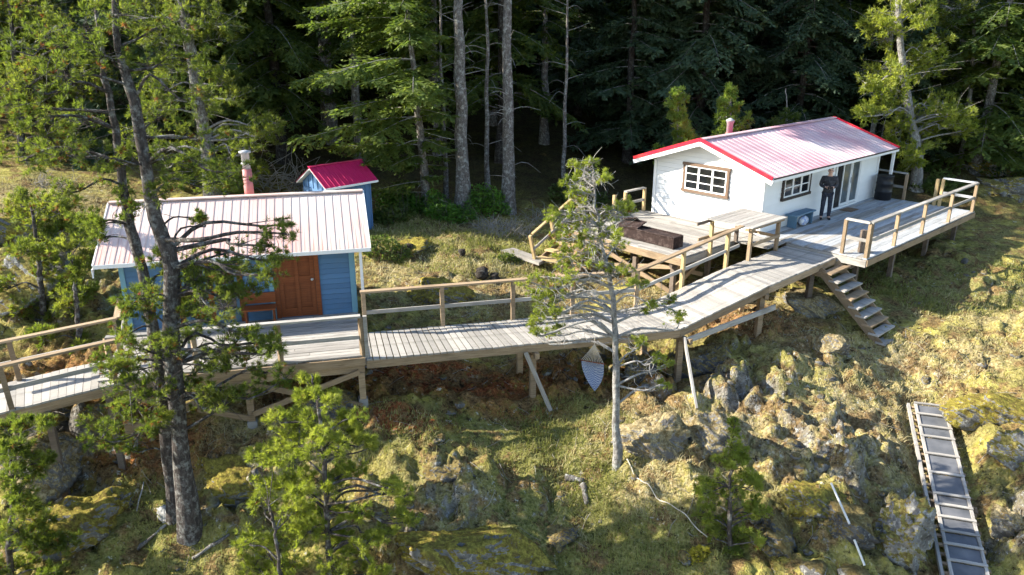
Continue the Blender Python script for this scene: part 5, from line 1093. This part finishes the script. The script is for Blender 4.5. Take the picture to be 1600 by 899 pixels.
NAMED = [(M_lush, 668, 332, 0, 1.0, 'sunlit fir with low spreading bright boughs right of the shed'), (M_bare[0], 724, 331, .5, 1.0, 'thick pale-barked fir trunk above the glossy shrubs'),
         (M_bare[1], 794, 332, 2.0, 1.0, 'pale-barked fir trunk with dead snags right of the shrubs'), (M_thin, 697, 312, 1.0, .9, 'thin bare fir stem left of the thick pale trunk'),
         (M_thin, 762, 306, 4.0, 1.0, 'thin fir stem between the two thick pale trunks'), (M_thin, 880, 300, 3.2, .9, 'thin dark stem behind the top of the garden steps')]
used = []
for m, px, py, rz, sc, lab in NAMED:
    x, y = gp(px, py); used.append((x, y)); fir_place(m, x, y, rz, sc, lab, 'firs at the edge of the wood')
for px, y, m, sc, lab in ((445, 33, M_dark, 1.0, 'dark fir trunk in the deep shade above the blue cabin roof'), (378, 36, M_trunk[2], .75, 'slender fir trunk in the shade left of the dark one'), (1264, 44, M_trunk[1], .9, 'pale fir trunk at the top edge above the white cabin ridge, left of two'), (1299, 43, M_trunk[2], .95, 'pale fir trunk at the top edge above the white cabin ridge, right of two')):
    x = (px - 800) / FPX * (y * CP + 6 * SP); used.append((x, y)); fir_place(m, x, y, rng.random() * 6, sc, lab, 'firs at the edge of the wood')
rf = random.Random(21); cnt = 0
KN = {'spruce': 'dark blue-green spruce', 'dark': 'dark shaded fir', 'far': 'tall dark fir', 'right': 'shaded green fir'}
LAND = [(40, 'at the far left edge'), (170, 'left of the double-trunked pine'), (300, 'behind the double-trunked pine'), (420, 'above the blue cabin chimney'), (490, 'between chimney and shed'), (580, 'right above the shed'), (700, 'behind the sunlit fir'), (800, 'behind the thick pale trunks'), (900, 'above the garden steps'), (1000, 'above the slim pine top'), (1100, 'above the white gable'), (1200, 'above the white cabin chimney'), (1310, 'above the far roof ridge'), (1420, 'behind the lit crooked pine'), (1520, 'behind the thin grey-green pine'), (1e9, 'at the far right edge')]
tries = 0
while cnt < 150 and tries < 6000:
    tries += 1; y = 30.5 + 34 * rf.random() ** 1.35; x = rf.uniform(-.64, .76) * (y + 4); px = 800 + FPX * x / (y * CP + 5 * SP)
    front = 31.0 + (2.5 if 620 < px < 860 else 0) + (3.5 if px > 1280 else 0) + (4.5 if 860 <= px <= 1290 else 0) + (3.0 if 330 < px < 480 else 0) + (3 if 480 < px < 620 else 0)
    if y < front or any((x - a) ** 2 + (y - b) ** 2 < (1.9 + .03 * y) ** 2 for a, b in used): continue
    used.append((x, y)); cnt += 1
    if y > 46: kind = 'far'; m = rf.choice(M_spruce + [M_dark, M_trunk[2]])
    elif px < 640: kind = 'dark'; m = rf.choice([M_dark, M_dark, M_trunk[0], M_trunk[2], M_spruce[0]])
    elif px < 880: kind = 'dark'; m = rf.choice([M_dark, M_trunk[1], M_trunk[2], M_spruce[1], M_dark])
    elif px < 1290: kind = 'spruce'; m = rf.choice(M_spruce)
    else: kind = 'right'; m = rf.choice([M_spruce[0], M_dark, M_green, M_green, M_dark])
    lm = [w for p_, w in LAND if px < p_][0]; row = 'in the front row' if y < 37 else 'in the second rows' if y < 46 else 'in the back rows'
    fir_place(m, x, y, rf.random() * 6.28, rf.uniform(.85, 1.25), f'{KN[kind]} {row} of the wood {lm}', 'trees of the wood ' + lm)

# ------------------------------------------------------------------ shrubs, brush, grass
def shrub(label, px, py, r, h, n, mat, seed, ls=.09, name='salal_shrub', grp='glossy shrubs under the firs', cat='shrub', pos=None):
    rs = np.random.RandomState(seed); P = on_ground(px, py); e_ = empty(name, P, label, cat, grp); tb = Tubes(); Bs = []
    for k in range(max(5, n // 60)):
        a = rs.rand() * 6.28; q = r * rs.rand() ** .5; x, y = P[0] + q * math.cos(a), P[1] + q * math.sin(a) * .6; z = hz(x, y); tb.add([(P[0] + (x - P[0]) * .5, P[1] + (y - P[1]) * .5, z - .05), (x, y, z + h * .5), (x + rs.randn() * .1, y + rs.randn() * .1, z + h * .9)], [.012, .008, .004], 4)
    a = rs.rand(n) * 6.28; q = r * rs.rand(n) ** .5; x = P[0] + q * np.cos(a); y = P[1] + q * np.sin(a) * .6; top = h * (1 - .6 * (q / r) ** 2) * (.6 + .7 * vnoise(x * 2, y * 2, seed)); z = hgrid(x, y) + top * rs.rand(n) ** .5
    d = rs.randn(n, 3) * [1, 1, .35] + [0, 0, .15]; d /= np.linalg.norm(d, axis=1, keepdims=True); s = np.cross(d, rs.randn(n, 3) * .4 + [0, 0, 1]); s /= np.linalg.norm(s, axis=1, keepdims=True)
    V, F = rhombi(np.c_[x, y, z], d, s, ls * (.7 + .6 * rs.rand(n)), ls * .33 * (.8 + .4 * rs.rand(n)))
    obj('stems', tb.mesh('stems', 'bark_pine'), e_)['kind'] = 'stuff'; obj('foliage', mesh_np('foliage', V, F, 4, mat), e_)['kind'] = 'stuff'
shrub('glossy green shrub left of the thick pale trunk', 668, 336, 1.0, .9, 1800, 'leaves_salal', 1, .12); shrub('glossy green shrub between the two thick pale trunks', 755, 332, 1.1, 1.0, 2200, 'leaves_salal', 2, .12); shrub('glossy green shrub at the foot of the thick pale trunk', 705, 345, 1.0, .7, 1600, 'leaves_salal', 3, .11)
shrub('dark green shrub at the foot of the shed', 612, 345, .9, .7, 1300, 'needles_fir', 4, .12, 'leafy_shrub', None); shrub('small yellow-leaved shrub in front of the small upright pine', 1090, 874, .22, .25, 260, 'leaves_yellow', 5, .07, 'leafy_shrub', None)
shrub('low green shrub beside the landing platform', 795, 408, .35, .3, 500, 'needles_fir', 6, .08, 'leafy_shrub', None); shrub('dark green bush behind the blue cabin chimney', 330, 300, 1.6, 1.4, 2200, 'needles_dark', 7, .14, 'leafy_shrub', None)
shrub('green bush behind the mossy rocks right of the blue cabin', 600, 400, .9, .6, 1300, 'needles_fir', 8, .1, 'leafy_shrub', None)
def brush(label, px, py, r, h, n, seed, mat='twigs_grey', grp='grey dead brush', rmin=.006):
    rs = np.random.RandomState(seed); P = on_ground(px, py); tb = Tubes()
    for k in range(n):
        a = rs.rand() * 6.28; q = r * rs.rand() ** .5; x, y = P[0] + q * math.cos(a), P[1] + q * math.sin(a) * .6; z = hz(x, y); l = h * rs.uniform(.5, 1.2); d = rs.randn(3) * [1, .6, .5] + [0, 0, .7]; d /= np.linalg.norm(d)
        tb.add(curve_pts([(x, y, z), np.array([x, y, z]) + d * l * .5 + rs.randn(3) * .08, np.array([x, y, z]) + d * l + rs.randn(3) * .12 - [0, 0, .15 * l]], 5), np.linspace(rmin * 1.8, rmin * .6, 5), 4)
    o = obj('dead_brush', tb.mesh('dead_brush', mat)); tag(o, label, 'brush', grp, 'stuff' if 'heather' in label else None)
brush('grey dead brush pile beside the garden steps', 790, 362, 1.1, .8, 150, 1); brush('grey dead brush right behind the garden steps handrail', 860, 345, .8, .7, 90, 2); brush('bare grey bush behind the blue cabin roof near the chimney', 432, 296, 1.6, 2.0, 70, 3, rmin=.012); brush('bare twiggy bush left of the shed', 475, 292, .8, 1.3, 40, 4, rmin=.01)
brush('bare grey dead bush at the upper left slope', 80, 290, .6, .7, 60, 6); brush('dry brown heather on the boulder below the left ramp', 60, 672, .4, .3, 70, 7); brush('tangle of grey roots under the gnarled pine at the boardwalk bend', 1020, 575, .5, .6, 40, 8)
def grass(name, label, zones, n, mat, hmin, hmax, seed, thr=.35):
    rs = np.random.RandomState(seed); X, Y, S_ = [], [], []
    wts = np.array([z[2] * z[3] * z[4] for z in zones]); wts /= wts.sum()
    for z, w in zip(zones, wts):
        c = _zc.setdefault((z[0], z[1]), pxg(z[0], z[1])); m = int(n * w); a = rs.rand(m) * 6.28; q = rs.rand(m) ** .5 * 1.1; X.append(c[0] + z[2] * q * np.cos(a)); Y.append(c[1] + z[3] * q * np.sin(a))
    X = np.concatenate(X); Y = np.concatenate(Y); X = X + .05 * rs.randn(len(X)); k = fbm(X * 1.6, Y * 1.6, seed, 3); t_ = fbm(X * 5, Y * 5, seed + 9, 2); gi = np.clip(np.searchsorted(gx, X), 0, len(gx) - 1); gj = np.clip(np.searchsorted(gy, Y), 0, len(gy) - 1); m = (k + .5 * (t_ - .5) > thr) & (Y > 9.5) & (GR[gi, gj] < .22 + .2 * rs.rand(len(X))) & (rockv[gi, gj] < .3); X, Y, k = X[m], Y[m], k[m]
    hgt = (hmin + (hmax - hmin) * rs.rand(len(X)) ** 2) * (.5 + k); ln = rs.randn(len(X), 2) * .55; fl = fbm(X * .9, Y * .9, seed + 4, 2) - .5; ln[:, 0] += fl * 1.2
    b = np.c_[X, Y, hgrid(X, Y) - .02]; a = rs.rand(len(X)) * 6.28; s = np.c_[np.cos(a), np.sin(a), 0 * a] * (.006 + .004 * rs.rand(len(X)))[:, None] * np.clip(Y / 14, 1, 2)[:, None]
    mid = b + np.c_[ln * hgt[:, None] * .3, hgt * .62]; tip = b + np.c_[ln * hgt[:, None] * .95, hgt * (1.0 - .25 * rs.rand(len(X)))]
    V = np.stack([b - s, b + s, mid + s * .7, mid - s * .7, tip], 1); N_ = len(X); i5 = np.arange(N_) * 5
    F = np.concatenate([np.c_[i5, i5 + 1, i5 + 2], np.c_[i5, i5 + 2, i5 + 3], np.c_[i5 + 3, i5 + 2, i5 + 4]]); o = obj(name, mesh_np(name, V.reshape(-1, 3), F, 3, mat)); tag(o, label, 'grass', kind='stuff')
grass('green_grass', 'short green grass growing in the hollows of the slope', Z_GRASS, 42000, 'grass_green', .05, .22, 100, .33)
grass('dry_grass', 'dry straw-coloured grass over the mossy slope', Z_STRAW + [(620, 690, 2.0, .8, .4), (1000, 640, 1.5, .6, .4), (800, 700, 2.5, .7, .4)], 52000, 'grass_straw', .04, .18, 200, .40)

rs = np.random.RandomState(77); tb = Tubes()
for k in range(520):                                                    # fallen twigs nobody would count
    x = rs.uniform(-9, 12); y = rs.uniform(11, 24); a = rs.rand() * 6.28; L = rs.uniform(.12, .6); d = np.array([math.cos(a), math.sin(a), 0]); p0 = np.array([x, y, 0]); P_ = [p0, p0 + d * L * .5 + np.r_[rs.randn(2) * .04, 0], p0 + d * L]
    P_ = [np.array([q[0], q[1], hz(q[0], q[1]) + .012 + .03 * rs.rand()]) for q in P_]; tb.add(P_, [.007, .006, .003], 4)
o = obj('fallen_twigs', tb.mesh('fallen_twigs', 'twigs_grey')); tag(o, 'fallen grey twigs littering the slope', 'twigs', kind='stuff')

shrub('dark green shrub at the wood edge behind the garden steps', 905, 322, 1.3, 1.2, 1500, 'needles_fir', 11, .14, 'leafy_shrub', None); shrub('green shrub under the sunlit fir beside the shed', 628, 330, 1.0, .9, 1300, 'leaves_salal', 12, .12, 'leafy_shrub', None)
shrub('green shrub at the foot of the lit crooked pine', 1462, 300, 1.2, .8, 1300, 'needles_fir', 13, .14, 'leafy_shrub', None); shrub('dark shrub at the right edge among the far ledges', 1570, 275, 1.8, 1.0, 1600, 'needles_fir', 14, .16, 'leafy_shrub', None)
